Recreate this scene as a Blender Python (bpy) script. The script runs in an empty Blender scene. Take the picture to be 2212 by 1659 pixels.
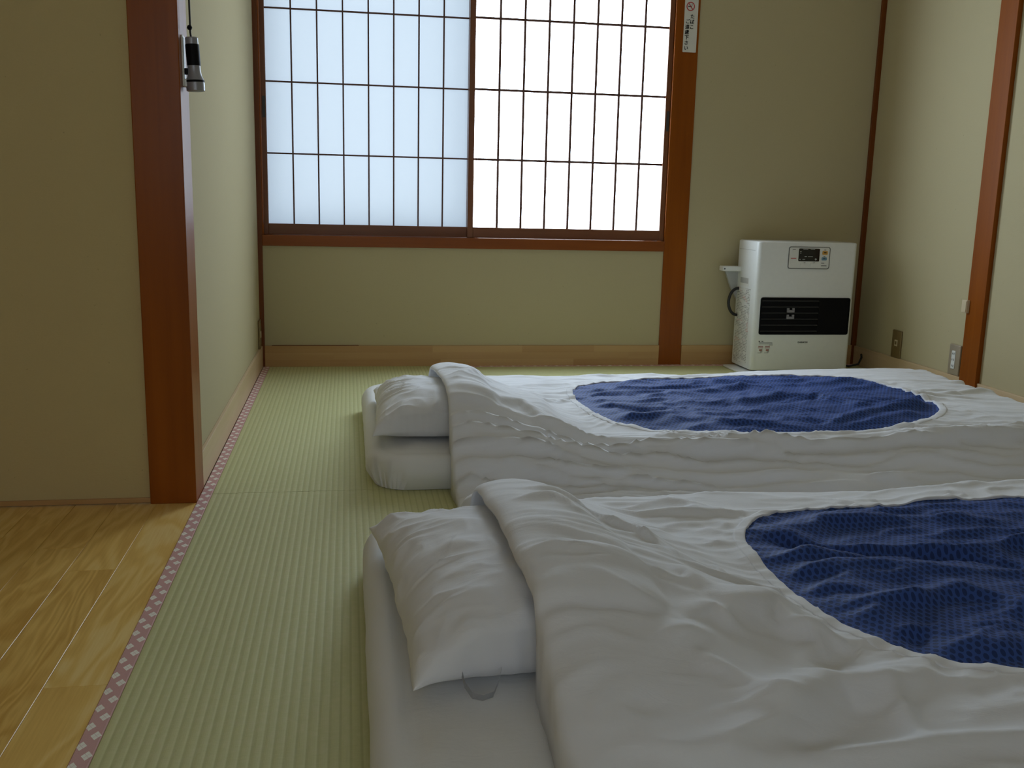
import bpy, bmesh, math, random
import numpy as np
from mathutils import Matrix, Vector

random.seed(7)
scene = bpy.context.scene
C = scene.collection

# ------------------------------------------------------------------ camera
H_CAM, X_CAM = 0.73, 0.362445
cam_data = bpy.data.cameras.new('camera')
cam_data.sensor_fit = 'HORIZONTAL'
cam_data.sensor_width = 36.0
cam_data.lens = 2091.6 / 2212 * 36.0
cam_data.clip_start = 0.02
cam = bpy.data.objects.new('camera', cam_data)
C.objects.link(cam)
RIGHT = (0.98622, -0.163749, 0.023578)
DOWN = (-0.00803, -0.189733, -0.981803)
FWD = (0.165243, 0.968085, -0.188433)
mw = Matrix.Identity(4)
for i in range(3):
    mw[i][0] = RIGHT[i]
    mw[i][1] = -DOWN[i]
    mw[i][2] = -FWD[i]
mw[0][3], mw[1][3], mw[2][3] = X_CAM, 0.0, H_CAM
cam.matrix_world = mw
scene.camera = cam

# ------------------------------------------------------------------ light
SKY_STRENGTH = 1.6
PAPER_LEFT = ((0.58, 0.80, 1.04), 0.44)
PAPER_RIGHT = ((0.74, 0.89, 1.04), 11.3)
FILL_REAR = ((0.86, 0.96, 1.06), 1.3)  # glow of the unseen rear window, added to brighten the near half
W2_X0, W2_X1, W2_Z0, W2_Z1 = -0.75, 1.05, 0.75, 1.85

world = bpy.data.worlds.new('overcast_sky')
scene.world = world
world.use_nodes = True
bg = world.node_tree.nodes['Background']
bg.inputs[0].default_value = (0.74, 0.85, 1.0, 1)
bg.inputs[1].default_value = SKY_STRENGTH

scene.view_settings.view_transform = 'Standard'
scene.view_settings.look = 'None'
scene.view_settings.exposure = 0.0
scene.view_settings.gamma = 1.0
scene.view_settings.use_curve_mapping = False
try:
    scene.cycles.use_denoising = True
    scene.cycles.max_bounces = 7
    scene.cycles.diffuse_bounces = 5
    scene.cycles.glossy_bounces = 3
    scene.cycles.use_adaptive_sampling = True
    scene.cycles.adaptive_threshold = 0.08
    scene.cycles.adaptive_min_samples = 24
    scene.cycles.caustics_reflective = False
    scene.cycles.caustics_refractive = False
    scene.cycles.sample_clamp_indirect = 6.0
except Exception:
    pass


# ------------------------------------------------------------------ node helpers
class NT:
    def __init__(self, name):
        self.mat = bpy.data.materials.new(name)
        self.mat.use_nodes = True
        self.t = self.mat.node_tree
        self.t.nodes.clear()
        self.out = self.t.nodes.new('ShaderNodeOutputMaterial')

    def n(self, kind, **kw):
        nd = self.t.nodes.new(kind)
        for k, v in kw.items():
            setattr(nd, k, v)
        return nd

    def link(self, a, b):
        self.t.links.new(a, b)

    def put(self, sock, v):
        if isinstance(v, bpy.types.NodeSocket):
            self.link(v, sock)
        elif v is not None:
            if sock.type == 'RGBA' and len(v) == 3:
                v = (*v, 1)
            sock.default_value = v

    def m(self, op, a, b=None, c=None):
        nd = self.n('ShaderNodeMath', operation=op)
        self.put(nd.inputs[0], a)
        if b is not None:
            self.put(nd.inputs[1], b)
        if c is not None:
            self.put(nd.inputs[2], c)
        return nd.outputs[0]

    def coord(self, which='Object'):
        return self.n('ShaderNodeTexCoord').outputs[which]

    def mapping(self, vec, scale=(1, 1, 1), loc=(0, 0, 0), rot=(0, 0, 0)):
        nd = self.n('ShaderNodeMapping')
        self.link(vec, nd.inputs[0])
        nd.inputs['Scale'].default_value = scale
        nd.inputs['Rotation'].default_value = rot
        self.put(nd.inputs['Location'], loc)
        return nd.outputs[0]

    def noise(self, vec, scale=5, detail=4, rough=0.55, dist=0.0):
        nd = self.n('ShaderNodeTexNoise')
        self.link(vec, nd.inputs['Vector'])
        nd.inputs['Scale'].default_value = scale
        nd.inputs['Detail'].default_value = detail
        nd.inputs['Roughness'].default_value = rough
        nd.inputs['Distortion'].default_value = dist
        return nd.outputs[0]

    def ramp(self, fac, stops):
        nd = self.n('ShaderNodeValToRGB')
        el = nd.color_ramp.elements
        while len(el) < len(stops):
            el.new(0.5)
        for e, (p, c) in zip(el, stops):
            e.position = p
            e.color = (*c, 1) if len(c) == 3 else c
        self.put(nd.inputs[0], fac)
        return nd.outputs[0]

    def mix(self, fac, a, b, blend='MIX'):
        nd = self.n('ShaderNodeMix', data_type='RGBA', blend_type=blend)
        self.put(nd.inputs[0], fac)
        self.put(nd.inputs[6], a)
        self.put(nd.inputs[7], b)
        return nd.outputs[2]

    def bump(self, height, strength=0.3, dist=0.002):
        nd = self.n('ShaderNodeBump')
        nd.inputs['Strength'].default_value = strength
        nd.inputs['Distance'].default_value = dist
        self.link(height, nd.inputs['Height'])
        return nd.outputs[0]

    def bsdf(self, color, rough=0.6, normal=None, spec=0.5, coat=0.0, coat_rough=0.1, metallic=0.0, sheen=0.0):
        p = self.n('ShaderNodeBsdfPrincipled')
        self.put(p.inputs['Base Color'], color)
        self.put(p.inputs['Roughness'], rough)
        p.inputs['Specular IOR Level'].default_value = spec
        p.inputs['Coat Weight'].default_value = coat
        p.inputs['Coat Roughness'].default_value = coat_rough
        p.inputs['Metallic'].default_value = metallic
        p.inputs['Sheen Weight'].default_value = sheen
        if normal is not None:
            self.link(normal, p.inputs['Normal'])
        self.link(p.outputs[0], self.out.inputs[0])
        return p


def plain(name, color, rough=0.5, spec=0.5, metallic=0.0, coat=0.0):
    t = NT(name)
    n = t.noise(t.coord(), 60, 3)
    col = t.mix(t.m('MULTIPLY', n, 0.16), color, tuple(min(1, c * 0.6) for c in color))
    t.bsdf(col, rough, spec=spec, metallic=metallic, coat=coat)
    return t.mat


def wood(name, c1, c2, axis='Z', rough=0.35, coat=0.25, coat_rough=0.12, grain=1.0, spec=0.4, rnd=0.0):
    t = NT(name)
    k = {'X': 0, 'Y': 1, 'Z': 2}[axis]
    sc = [34 * grain] * 3
    sc[k] = 1.3 * grain
    vec = t.coord()
    if rnd:
        oi = t.n('ShaderNodeObjectInfo').outputs['Random']
        cmb = t.n('ShaderNodeCombineXYZ')
        for q in range(3):
            t.link(t.m('MULTIPLY', oi, 13.7 * (q + 1)), cmb.inputs[q])
        va = t.n('ShaderNodeVectorMath', operation='ADD')
        t.link(vec, va.inputs[0])
        t.link(cmb.outputs[0], va.inputs[1])
        vec = va.outputs[0]
    v = t.mapping(vec, tuple(sc))
    n1 = t.noise(v, 1.0, 5, 0.6, 0.35)
    sc2 = [9 * grain] * 3
    sc2[k] = 0.9 * grain
    n2 = t.noise(t.mapping(vec, tuple(sc2)), 1.0, 3, 0.5, 1.2)
    f = t.m('ADD', t.m('MULTIPLY', n1, 0.55), t.m('MULTIPLY', n2, 0.45))
    if rnd:
        f = t.m('ADD', f, t.m('MULTIPLY', t.m('SUBTRACT', oi, 0.5), rnd))
    col = t.ramp(f, [(0.30, c2), (0.68, c1)])
    t.bsdf(col, rough, t.bump(n1, 0.12, 0.001), spec=spec, coat=coat, coat_rough=coat_rough)
    return t.mat


def plaster(name, c):
    t = NT(name)
    v = t.coord()
    fine = t.noise(v, 420, 3, 0.7)
    fib = t.noise(t.mapping(v, (60, 60, 260)), 1.0, 4, 0.65, 0.4)
    speck = t.noise(v, 95, 2, 0.5)
    col = t.mix(t.m('MULTIPLY', fine, 0.30), c, tuple(x * 0.72 for x in c))
    col = t.mix(t.ramp(speck, [(0.735, (0, 0, 0)), (0.80, (0.55, 0.55, 0.55))]), col, tuple(x * 0.55 for x in c))
    t.bsdf(col, 0.92, t.bump(t.m('ADD', t.m('MULTIPLY', fine, 0.5), fib), 0.22, 0.0012), spec=0.15)
    return t.mat


def cotton(name, c, c2, wave=0.25):
    t = NT(name)
    v = t.coord()
    weave = t.noise(v, 900, 2, 0.6)
    cloud = t.noise(v, 3.0, 3, 0.5)
    micro = t.noise(t.mapping(v, (22, 60, 30)), 1.0, 4, 0.6, 0.8)
    col = t.mix(t.m('MULTIPLY', cloud, 0.5), c, c2)
    h = t.m('ADD', t.m('MULTIPLY', weave, 0.12), micro)
    t.bsdf(col, 0.85, t.bump(h, wave, 0.003), spec=0.2, sheen=0.12)
    return t.mat


M = {}
M['wall'] = plaster('wall_plaster', (0.520, 0.450, 0.275))
M['wall_dim'] = plaster('entry_plaster', (0.580, 0.470, 0.240))
M['post'] = wood('varnished_post', (0.300, 0.078, 0.004), (0.200, 0.046, 0.002), 'Z', 0.34, 0.02, 0.12, spec=0.2)
M['corner'] = wood('varnished_corner', (0.200, 0.052, 0.006), (0.120, 0.028, 0.003), 'Z', 0.4, 0.1, spec=0.3)
M['sill'] = wood('varnished_sill', (0.290, 0.078, 0.010), (0.190, 0.046, 0.005), 'X', 0.38, 0.1, spec=0.25)
M['shoji_v'] = wood('shoji_stile_wood', (0.230, 0.082, 0.030), (0.150, 0.048, 0.018), 'Z', 0.38, 0.2)
M['shoji_h'] = wood('shoji_rail_wood', (0.230, 0.082, 0.030), (0.150, 0.048, 0.018), 'X', 0.38, 0.2)
M['muntin_v'] = wood('muntin_wood_vertical', (0.130, 0.060, 0.045), (0.090, 0.040, 0.030), 'Z', 0.5, 0.0)
M['muntin_h'] = wood('muntin_wood_horizontal', (0.130, 0.060, 0.045), (0.090, 0.040, 0.030), 'X', 0.5, 0.0)
M['base_x'] = wood('pale_baseboard_x', (0.520, 0.320, 0.135), (0.430, 0.240, 0.090), 'X', 0.45, 0.08, rnd=0.35)
M['base_y'] = wood('pale_baseboard_y', (0.640, 0.480, 0.300), (0.540, 0.370, 0.200), 'Y', 0.40, 0.15, rnd=0.3)
def oak():
    t = NT('oak_plank')
    oi = t.n('ShaderNodeObjectInfo').outputs['Random']
    cmb = t.n('ShaderNodeCombineXYZ')
    for q in range(3):
        t.link(t.m('MULTIPLY', oi, 13.7 * (q + 1)), cmb.inputs[q])
    va = t.n('ShaderNodeVectorMath', operation='ADD')
    t.link(t.coord(), va.inputs[0])
    t.link(cmb.outputs[0], va.inputs[1])
    v = va.outputs[0]
    warp = t.noise(t.mapping(v, (9, 1.6, 1)), 1.0, 3, 0.5, 0.6)
    rings = t.m('SINE', t.m('MULTIPLY', warp, 58.0))
    pore = t.noise(t.mapping(v, (260, 9, 1)), 1.0, 3, 0.6)
    cloud = t.noise(t.mapping(v, (5, 2, 1)), 1.0, 3, 0.5)
    f = t.m('ADD', t.m('MULTIPLY', rings, 0.10), t.m('ADD', t.m('MULTIPLY', pore, 0.30), t.m('MULTIPLY', cloud, 0.55)))
    f = t.m('ADD', f, t.m('MULTIPLY', t.m('SUBTRACT', oi, 0.5), 0.22))
    col = t.ramp(f, [(0.16, (0.60, 0.340, 0.072)), (0.45, (0.80, 0.530, 0.155)), (0.70, (0.90, 0.680, 0.290))])
    t.bsdf(col, 0.34, t.bump(pore, 0.08, 0.0006), spec=0.35, coat=0.15, coat_rough=0.2)
    return t.mat


M['plank'] = oak()
M['ceil'] = wood('ceiling_boards', (0.66, 0.60, 0.50), (0.56, 0.49, 0.39), 'Y', 0.5, 0.0)
M['white_plastic'] = plain('white_enamel', (0.80, 0.81, 0.79), 0.35, coat=0.2)
M['white_panel'] = plain('panel_white', (0.76, 0.76, 0.72), 0.4)
M['grey_plastic'] = plain('grey_plastic', (0.26, 0.25, 0.27), 0.4)
M['silver'] = plain('silver_plastic', (0.30, 0.30, 0.33), 0.35, metallic=0.2)
M['black'] = plain('black_plastic', (0.004, 0.004, 0.005), 0.55, spec=0.12)
M['black_gloss'] = plain('black_glass', (0.006, 0.005, 0.006), 0.12)
M['dark_grey'] = plain('dark_grey_plastic', (0.045, 0.045, 0.047), 0.45)
M['mid_grey'] = plain('print_grey', (0.16, 0.16, 0.15), 0.6)
M['pale_grey'] = plain('print_pale_grey', (0.45, 0.45, 0.43), 0.6)
M['orange'] = plain('button_orange', (0.62, 0.33, 0.06), 0.5)
M['blue_button'] = plain('button_blue', (0.16, 0.30, 0.42), 0.5)
M['red'] = plain('print_red', (0.50, 0.06, 0.06), 0.6)
M['muted_red'] = plain('print_muted_red', (0.36, 0.16, 0.13), 0.6)
M['ink'] = plain('print_black', (0.012, 0.012, 0.012), 0.7)
M['plate_brown'] = plain('plate_bronze', (0.22, 0.15, 0.06), 0.4, metallic=0.1)
M['plate_taupe'] = plain('plate_taupe', (0.40, 0.33, 0.24), 0.36, metallic=0.25)
M['rubber'] = plain('black_rubber', (0.018, 0.017, 0.016), 0.6)
M['cream'] = plain('cream_plastic', (0.66, 0.55, 0.36), 0.45)
M['sign'] = plain('sign_white', (0.72, 0.71, 0.66), 0.4)
M['aluminium'] = plain('aluminium', (0.45, 0.44, 0.42), 0.4, metallic=0.8)
M['cotton'] = cotton('white_cotton', (0.775, 0.780, 0.815), (0.720, 0.725, 0.755))
M['cotton2'] = cotton('white_cotton_mattress', (0.780, 0.780, 0.775), (0.725, 0.720, 0.705))


def paper(name, col, strength):
    t = NT(name)
    v = t.coord('Object')
    fib = t.noise(t.mapping(v, (14, 14, 30)), 1.0, 5, 0.7, 2.0)
    tr = t.n('ShaderNodeBsdfTranslucent')
    t.put(tr.inputs[0], t.mix(t.m('MULTIPLY', fib, 0.2), (0.62, 0.62, 0.60), (0.5, 0.5, 0.49)))
    df = t.n('ShaderNodeBsdfDiffuse')
    df.inputs[0].default_value = (0.75, 0.75, 0.73, 1)
    mx = t.n('ShaderNodeMixShader')
    mx.inputs[0].default_value = 0.5
    t.link(df.outputs[0], mx.inputs[1])
    t.link(tr.outputs[0], mx.inputs[2])
    em = t.n('ShaderNodeEmission')
    em.inputs[0].default_value = (*col, 1)
    em.inputs[1].default_value = strength
    ad = t.n('ShaderNodeAddShader')
    t.link(mx.outputs[0], ad.inputs[0])
    t.link(em.outputs[0], ad.inputs[1])
    t.link(ad.outputs[0], t.out.inputs[0])
    return t.mat


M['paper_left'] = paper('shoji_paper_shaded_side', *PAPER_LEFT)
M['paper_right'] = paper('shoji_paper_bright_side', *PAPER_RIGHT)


def tatami_mat_material(name, along):
    t = NT(name)
    v = t.coord()
    sep = t.n('ShaderNodeSeparateXYZ')
    t.link(v, sep.inputs[0])
    across = sep.outputs['X' if along == 'Y' else 'Y']
    # rush straws run across the ribs, fine streaks
    sc = (40, 900, 1) if along == 'Y' else (900, 40, 1)
    straw = t.noise(t.mapping(v, sc), 1.0, 3, 0.6)
    big = t.noise(v, 2.2, 3, 0.5)
    rib = t.m('SINE', t.m('MULTIPLY', across, 2 * math.pi / 0.0145))
    blotch = t.noise(t.mapping(v, (70, 60, 1)), 1.0, 2, 0.5)
    base = t.mix(big, (0.600, 0.610, 0.290), (0.680, 0.655, 0.360))
    base = t.mix(t.m('MULTIPLY', straw, 0.55), base, (0.410, 0.415, 0.195))
    base = t.mix(t.ramp(blotch, [(0.45, (0, 0, 0)), (0.75, (0.4, 0.4, 0.4))]), base, (0.66, 0.61, 0.37))
    groove = t.ramp(rib, [(0.0, (1, 1, 1)), (0.22, (0, 0, 0))])
    rib01 = t.m('MULTIPLY_ADD', rib, 0.5, 0.5)
    groove = t.ramp(rib01, [(0.0, (0.36, 0.36, 0.36)), (0.26, (0, 0, 0))])
    base = t.mix(groove, base, (0.33, 0.33, 0.125))
    t.bsdf(base, 0.62, t.bump(straw, 0.25, 0.0008), spec=0.3)
    return t.mat


M['tatami_y'] = tatami_mat_material('tatami_rush_lengthwise', 'Y')
M['tatami_x'] = tatami_mat_material('tatami_rush_crosswise', 'X')


def heri_material():
    t = NT('pink_brocade_border')
    uv = t.n('ShaderNodeUVMap')
    uv.uv_map = 'UVMap'
    sep = t.n('ShaderNodeSeparateXYZ')
    t.link(uv.outputs[0], sep.inputs[0])
    u, v = sep.outputs[0], sep.outputs[1]   # metres across / along
    P = 0.049

    def motif(cu, off):
        du = t.m('SUBTRACT', u, cu)
        dv = t.m('SUBTRACT', t.m('MODULO', t.m('ADD', v, off + 100 * P), P), P / 2)
        a = t.m('ADD', t.m('DIVIDE', du, 0.0074), t.m('DIVIDE', dv, 0.0112))
        b = t.m('SUBTRACT', t.m('DIVIDE', du, 0.0074), t.m('DIVIDE', dv, 0.0112))
        aa, bb = t.m('ABSOLUTE', a), t.m('ABSOLUTE', b)
        inside = t.m('LESS_THAN', t.m('MAXIMUM', aa, bb), 1.0)
        gap = t.m('MULTIPLY', t.m('GREATER_THAN', aa, 0.09), t.m('GREATER_THAN', bb, 0.09))
        return t.m('MULTIPLY', inside, t.m('ADD', t.m('MULTIPLY', gap, 0.35), 0.65))
    msk = t.m('MAXIMUM', motif(0.0062, 0.0), motif(0.0192, P / 2))
    cloth = t.noise(t.mapping(uv.outputs[0], (700, 700, 1)), 1.0, 2, 0.6)
    pink = t.mix(cloth, (0.66, 0.400, 0.370), (0.56, 0.320, 0.300))
    col = t.mix(msk, pink, (0.88, 0.85, 0.76))
    t.bsdf(col, 0.75, t.bump(cloth, 0.2, 0.0006), spec=0.2)
    return t.mat


M['heri'] = heri_material()


def blue_fabric():
    t = NT('navy_dotted_cotton')
    v = t.coord()
    sep = t.n('ShaderNodeSeparateXYZ')
    t.link(v, sep.inputs[0])
    p = 0.0125
    x, y = sep.outputs[0], sep.outputs[1]

    def dots(ox, oy):
        dx = t.m('SUBTRACT', t.m('MODULO', t.m('ADD', x, ox + 50 * p), p), p / 2)
        dy = t.m('SUBTRACT', t.m('MODULO', t.m('ADD', y, oy + 50 * p * 1.6), p * 1.6), p * 0.8)
        d2 = t.m('ADD', t.m('MULTIPLY', dx, dx), t.m('MULTIPLY', t.m('MULTIPLY', dy, dy), 0.6))
        return t.m('LESS_THAN', d2, (0.0036) ** 2)
    msk = t.m('MAXIMUM', dots(0, 0), dots(p / 2, p * 0.8))
    n = t.noise(v, 700, 2, 0.6)
    micro = t.noise(t.mapping(v, (40, 90, 40)), 1.0, 3, 0.6, 0.6)
    blue = t.mix(n, (0.042, 0.094, 0.345), (0.034, 0.078, 0.285))
    col = t.mix(t.m('MULTIPLY', msk, 0.78), blue, (0.012, 0.026, 0.090))
    t.bsdf(col, 0.70, t.bump(t.m('ADD', t.m('MULTIPLY', n, 0.1), micro), 0.35, 0.003), spec=0.2, sheen=0.03)
    return t.mat


M['navy'] = blue_fabric()


def label_print():
    t = NT('tiny_printed_warnings')
    v = t.coord()
    sep = t.n('ShaderNodeSeparateXYZ')
    t.link(v, sep.inputs[0])
    rows = t.m('GREATER_THAN', t.m('MODULO', t.m('ADD', sep.outputs[2], 5.0), 0.0068), 0.0030)
    words = t.m('GREATER_THAN', t.noise(t.mapping(v, (1, 300, 150)), 1.0, 2, 0.7), 0.47)
    blocks = t.m('GREATER_THAN', t.noise(t.mapping(v, (1, 22, 34)), 1.0, 1, 0.5), 0.42)
    red = t.noise(t.mapping(v, (1, 14, 26)), 1.0, 1, 0.5)
    ink = t.mix(t.ramp(red, [(0.60, (0, 0, 0)), (0.64, (1, 1, 1))]), (0.17, 0.16, 0.15), (0.42, 0.14, 0.10))
    f = t.m('MULTIPLY', t.m('MULTIPLY', rows, words), blocks)
    col = t.mix(t.m('MULTIPLY', f, 0.8), (0.74, 0.74, 0.70), ink)
    t.bsdf(col, 0.5, spec=0.3)
    return t.mat


M['label'] = label_print()


# ------------------------------------------------------------------ object helpers
def root_loc(o):
    p = Vector((0, 0, 0))
    while o is not None:
        p += o.location
        o = o.parent
    return p


def tag(o, label=None, cat=None, group=None, kind=None):
    if label:
        o['label'] = label
    if cat:
        o['category'] = cat
    if group:
        o['group'] = group
    if kind:
        o['kind'] = kind
    return o


def empty(name, loc, label=None, cat=None, group=None, kind=None):
    o = bpy.data.objects.new(name, None)
    o.empty_display_size = 0.05
    o.location = loc
    C.objects.link(o)
    return tag(o, label, cat, group, kind)


def link_mesh(name, me, mat, parent=None, loc=None):
    """me holds world coordinates; they are shifted to the parent's frame"""
    o = bpy.data.objects.new(name, me)
    C.objects.link(o)
    if mat is not None and not me.materials:
        me.materials.append(M[mat] if isinstance(mat, str) else mat)
    if parent is not None:
        me.transform(Matrix.Translation(-root_loc(parent)))
        o.parent = parent
    elif loc is not None:
        me.transform(Matrix.Translation(-Vector(loc)))
        o.location = loc
    return o


def from_bm(name, bm, mat, parent=None, loc=None, smooth=False):
    me = bpy.data.meshes.new(name)
    bm.normal_update()
    bm.to_mesh(me)
    bm.free()
    if smooth:
        me.shade_smooth()
    return link_mesh(name, me, mat, parent, loc)


def bm_box(bm, x0, x1, y0, y1, z0, z1, bev=0.0, seg=2):
    r = bmesh.ops.create_cube(bm, size=1.0)
    vs = r['verts']
    bmesh.ops.scale(bm, vec=(x1 - x0, y1 - y0, z1 - z0), verts=vs)
    bmesh.ops.translate(bm, vec=((x0 + x1) / 2, (y0 + y1) / 2, (z0 + z1) / 2), verts=vs)
    if bev > 0:
        es = list({e for v in vs for e in v.link_edges})
        bmesh.ops.bevel(bm, geom=es, offset=bev, segments=seg, profile=0.5, affect='EDGES')


def box(name, x0, x1, y0, y1, z0, z1, mat, parent=None, bev=0.0, seg=2, loc=None):
    bm = bmesh.new()
    bm_box(bm, x0, x1, y0, y1, z0, z1, bev, seg)
    return from_bm(name, bm, mat, parent, loc)


def boxes(name, lst, mat, parent=None, bev=0.0):
    bm = bmesh.new()
    for b in lst:
        bm_box(bm, *b, bev)
    return from_bm(name, bm, mat, parent)


def shared(name, me, parent, loc):
    """a copy that shares mesh data, me is centred on its own origin; loc in world"""
    o = bpy.data.objects.new(name, me)
    C.objects.link(o)
    o.parent = parent
    o.location = Vector(loc) - root_loc(parent)
    return o


def box_mesh(name, sx, sy, sz, mat, bev=0.0, seg=1):
    bm = bmesh.new()
    bm_box(bm, -sx / 2, sx / 2, -sy / 2, sy / 2, -sz / 2, sz / 2, bev, seg)
    me = bpy.data.meshes.new(name)
    bm.to_mesh(me)
    bm.free()
    me.materials.append(M[mat])
    return me


def lathe(name, prof, centre, axis, mat, parent, n=28, smooth=True):
    """prof: (radius, t along axis); axis a unit vector"""
    ax = Vector(axis).normalized()
    a = ax.orthogonal().normalized()
    b = ax.cross(a)
    bm = bmesh.new()
    rings = []
    for r, t in prof:
        ring = []
        for k in range(n):
            th = 2 * math.pi * k / n
            ring.append(bm.verts.new(Vector(centre) + ax * t + (a * math.cos(th) + b * math.sin(th)) * r))
        rings.append(ring)
    for r0, r1 in zip(rings, rings[1:]):
        for k in range(n):
            bm.faces.new((r0[k], r0[(k + 1) % n], r1[(k + 1) % n], r1[k]))
    bm.faces.new(rings[0][::-1])
    bm.faces.new(rings[-1])
    bmesh.ops.recalc_face_normals(bm, faces=bm.faces)
    o = from_bm(name, bm, mat, parent)
    if smooth:
        o.data.set_sharp_from_angle(angle=math.radians(35))
        o.data.shade_smooth()
        o.data.set_sharp_from_angle(angle=math.radians(35))
    return o


def tube(name, pts, r, mat, parent, n=10):
    pts = [Vector(p) for p in pts]
    bm = bmesh.new()
    rings = []
    for i, p in enumerate(pts):
        d = (pts[min(i + 1, len(pts) - 1)] - pts[max(i - 1, 0)]).normalized()
        a = d.cross(Vector((0.13, 0.31, 0.94))).normalized()
        b = d.cross(a)
        rings.append([bm.verts.new(p + (a * math.cos(2 * math.pi * k / n) + b * math.sin(2 * math.pi * k / n)) * r) for k in range(n)])
    for r0, r1 in zip(rings, rings[1:]):
        for k in range(n):
            bm.faces.new((r0[k], r0[(k + 1) % n], r1[(k + 1) % n], r1[k]))
    bm.faces.new(rings[0][::-1])
    bm.faces.new(rings[-1])
    bmesh.ops.recalc_face_normals(bm, faces=bm.faces)
    return from_bm(name, bm, mat, parent, smooth=True)


def rounded_rect(cx, cz, w, h, r, n=6):
    pts = []
    for sx, sz, a0 in ((1, 1, 0), (-1, 1, 90), (-1, -1, 180), (1, -1, 270)):
        for k in range(n + 1):
            a = math.radians(a0 + 90 * k / n)
            pts.append((cx + sx * (w / 2 - r) + r * math.cos(a), cz + sz * (h / 2 - r) + r * math.sin(a)))
    return pts


def extrude_xz(name, outline, y0, y1, mat, parent, hole=None, bev=0.0):
    """outline in (x, z), extruded from y0 (towards the room) to y1"""
    bm = bmesh.new()
    if hole is None:
        f = bm.faces.new([bm.verts.new((x, y0, z)) for x, z in outline])
        r = bmesh.ops.extrude_face_region(bm, geom=[f])
        bmesh.ops.translate(bm, vec=(0, y1 - y0, 0), verts=[g for g in r['geom'] if isinstance(g, bmesh.types.BMVert)])
    else:
        n = len(outline)
        o0 = [bm.verts.new((x, y0, z)) for x, z in outline]
        i0 = [bm.verts.new((x, y0, z)) for x, z in hole]
        o1 = [bm.verts.new((x, y1, z)) for x, z in outline]
        i1 = [bm.verts.new((x, y1, z)) for x, z in hole]
        for k in range(n):
            j = (k + 1) % n
            bm.faces.new((o0[k], o0[j], i0[j], i0[k]))
            bm.faces.new((o1[j], o1[k], i1[k], i1[j]))
            bm.faces.new((o0[j], o0[k], o1[k], o1[j]))
            bm.faces.new((i0[k], i0[j], i1[j], i1[k]))
    bmesh.ops.recalc_face_normals(bm, faces=bm.faces)
    if bev:
        es = [e for e in bm.edges if all(abs(v.co.y - y0) < 1e-6 for v in e.verts)]
        bmesh.ops.bevel(bm, geom=es, offset=bev, segments=2, profile=0.5, affect='EDGES')
    return from_bm(name, bm, mat, parent)


def lettering(name, body, size, loc, mat, parent, line=1.0, align='CENTER', rot=None, bold=0.0):
    cu = bpy.data.curves.new(name, 'FONT')
    cu.body = body
    cu.size = size
    cu.align_x = align
    cu.space_line = line
    cu.extrude = 0.0003
    ob = bpy.data.objects.new(name + '_tmp', cu)
    C.objects.link(ob)
    bpy.context.view_layer.update()
    dg = bpy.context.evaluated_depsgraph_get()
    me = bpy.data.meshes.new_from_object(ob.evaluated_get(dg))
    bpy.data.objects.remove(ob)
    bpy.data.curves.remove(cu)
    me.transform(Matrix.Translation(Vector(loc)) @ (rot or Matrix.Rotation(math.pi / 2, 4, 'X')))
    me.materials.clear()
    me.name = name
    if bold:    # a second impression beside the first thickens the strokes
        bm = bmesh.new()
        for dx, dz in ((0, 0), (bold, 0), (bold / 2, bold * 0.7)):
            n0 = len(bm.verts)
            bm.from_mesh(me)
            bm.verts.ensure_lookup_table()
            bmesh.ops.translate(bm, vec=(dx - bold / 2, -0.00002 * (dx > 0), dz - bold * 0.35), verts=bm.verts[n0:])
        bm.to_mesh(me)
        bm.free()
    return link_mesh(name, me, mat, parent)


# ------------------------------------------------------------------ the room
YB = 4.1866      # face of the back wall
XR = 2.7095      # face of the right wall
YF = 2.318       # face of the entry wall, beside the wooden floor
Y_REAR = -1.35
X_ENTRY = -1.45
Z_CEIL = 2.30

floor = tag(box('floor', X_ENTRY, XR, Y_REAR, YB, -0.09, -0.051, 'ceil', loc=(0, 0, -0.09)),
            'floor of green tatami mats beside a strip of oak planks', 'floor', kind='structure')


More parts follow.
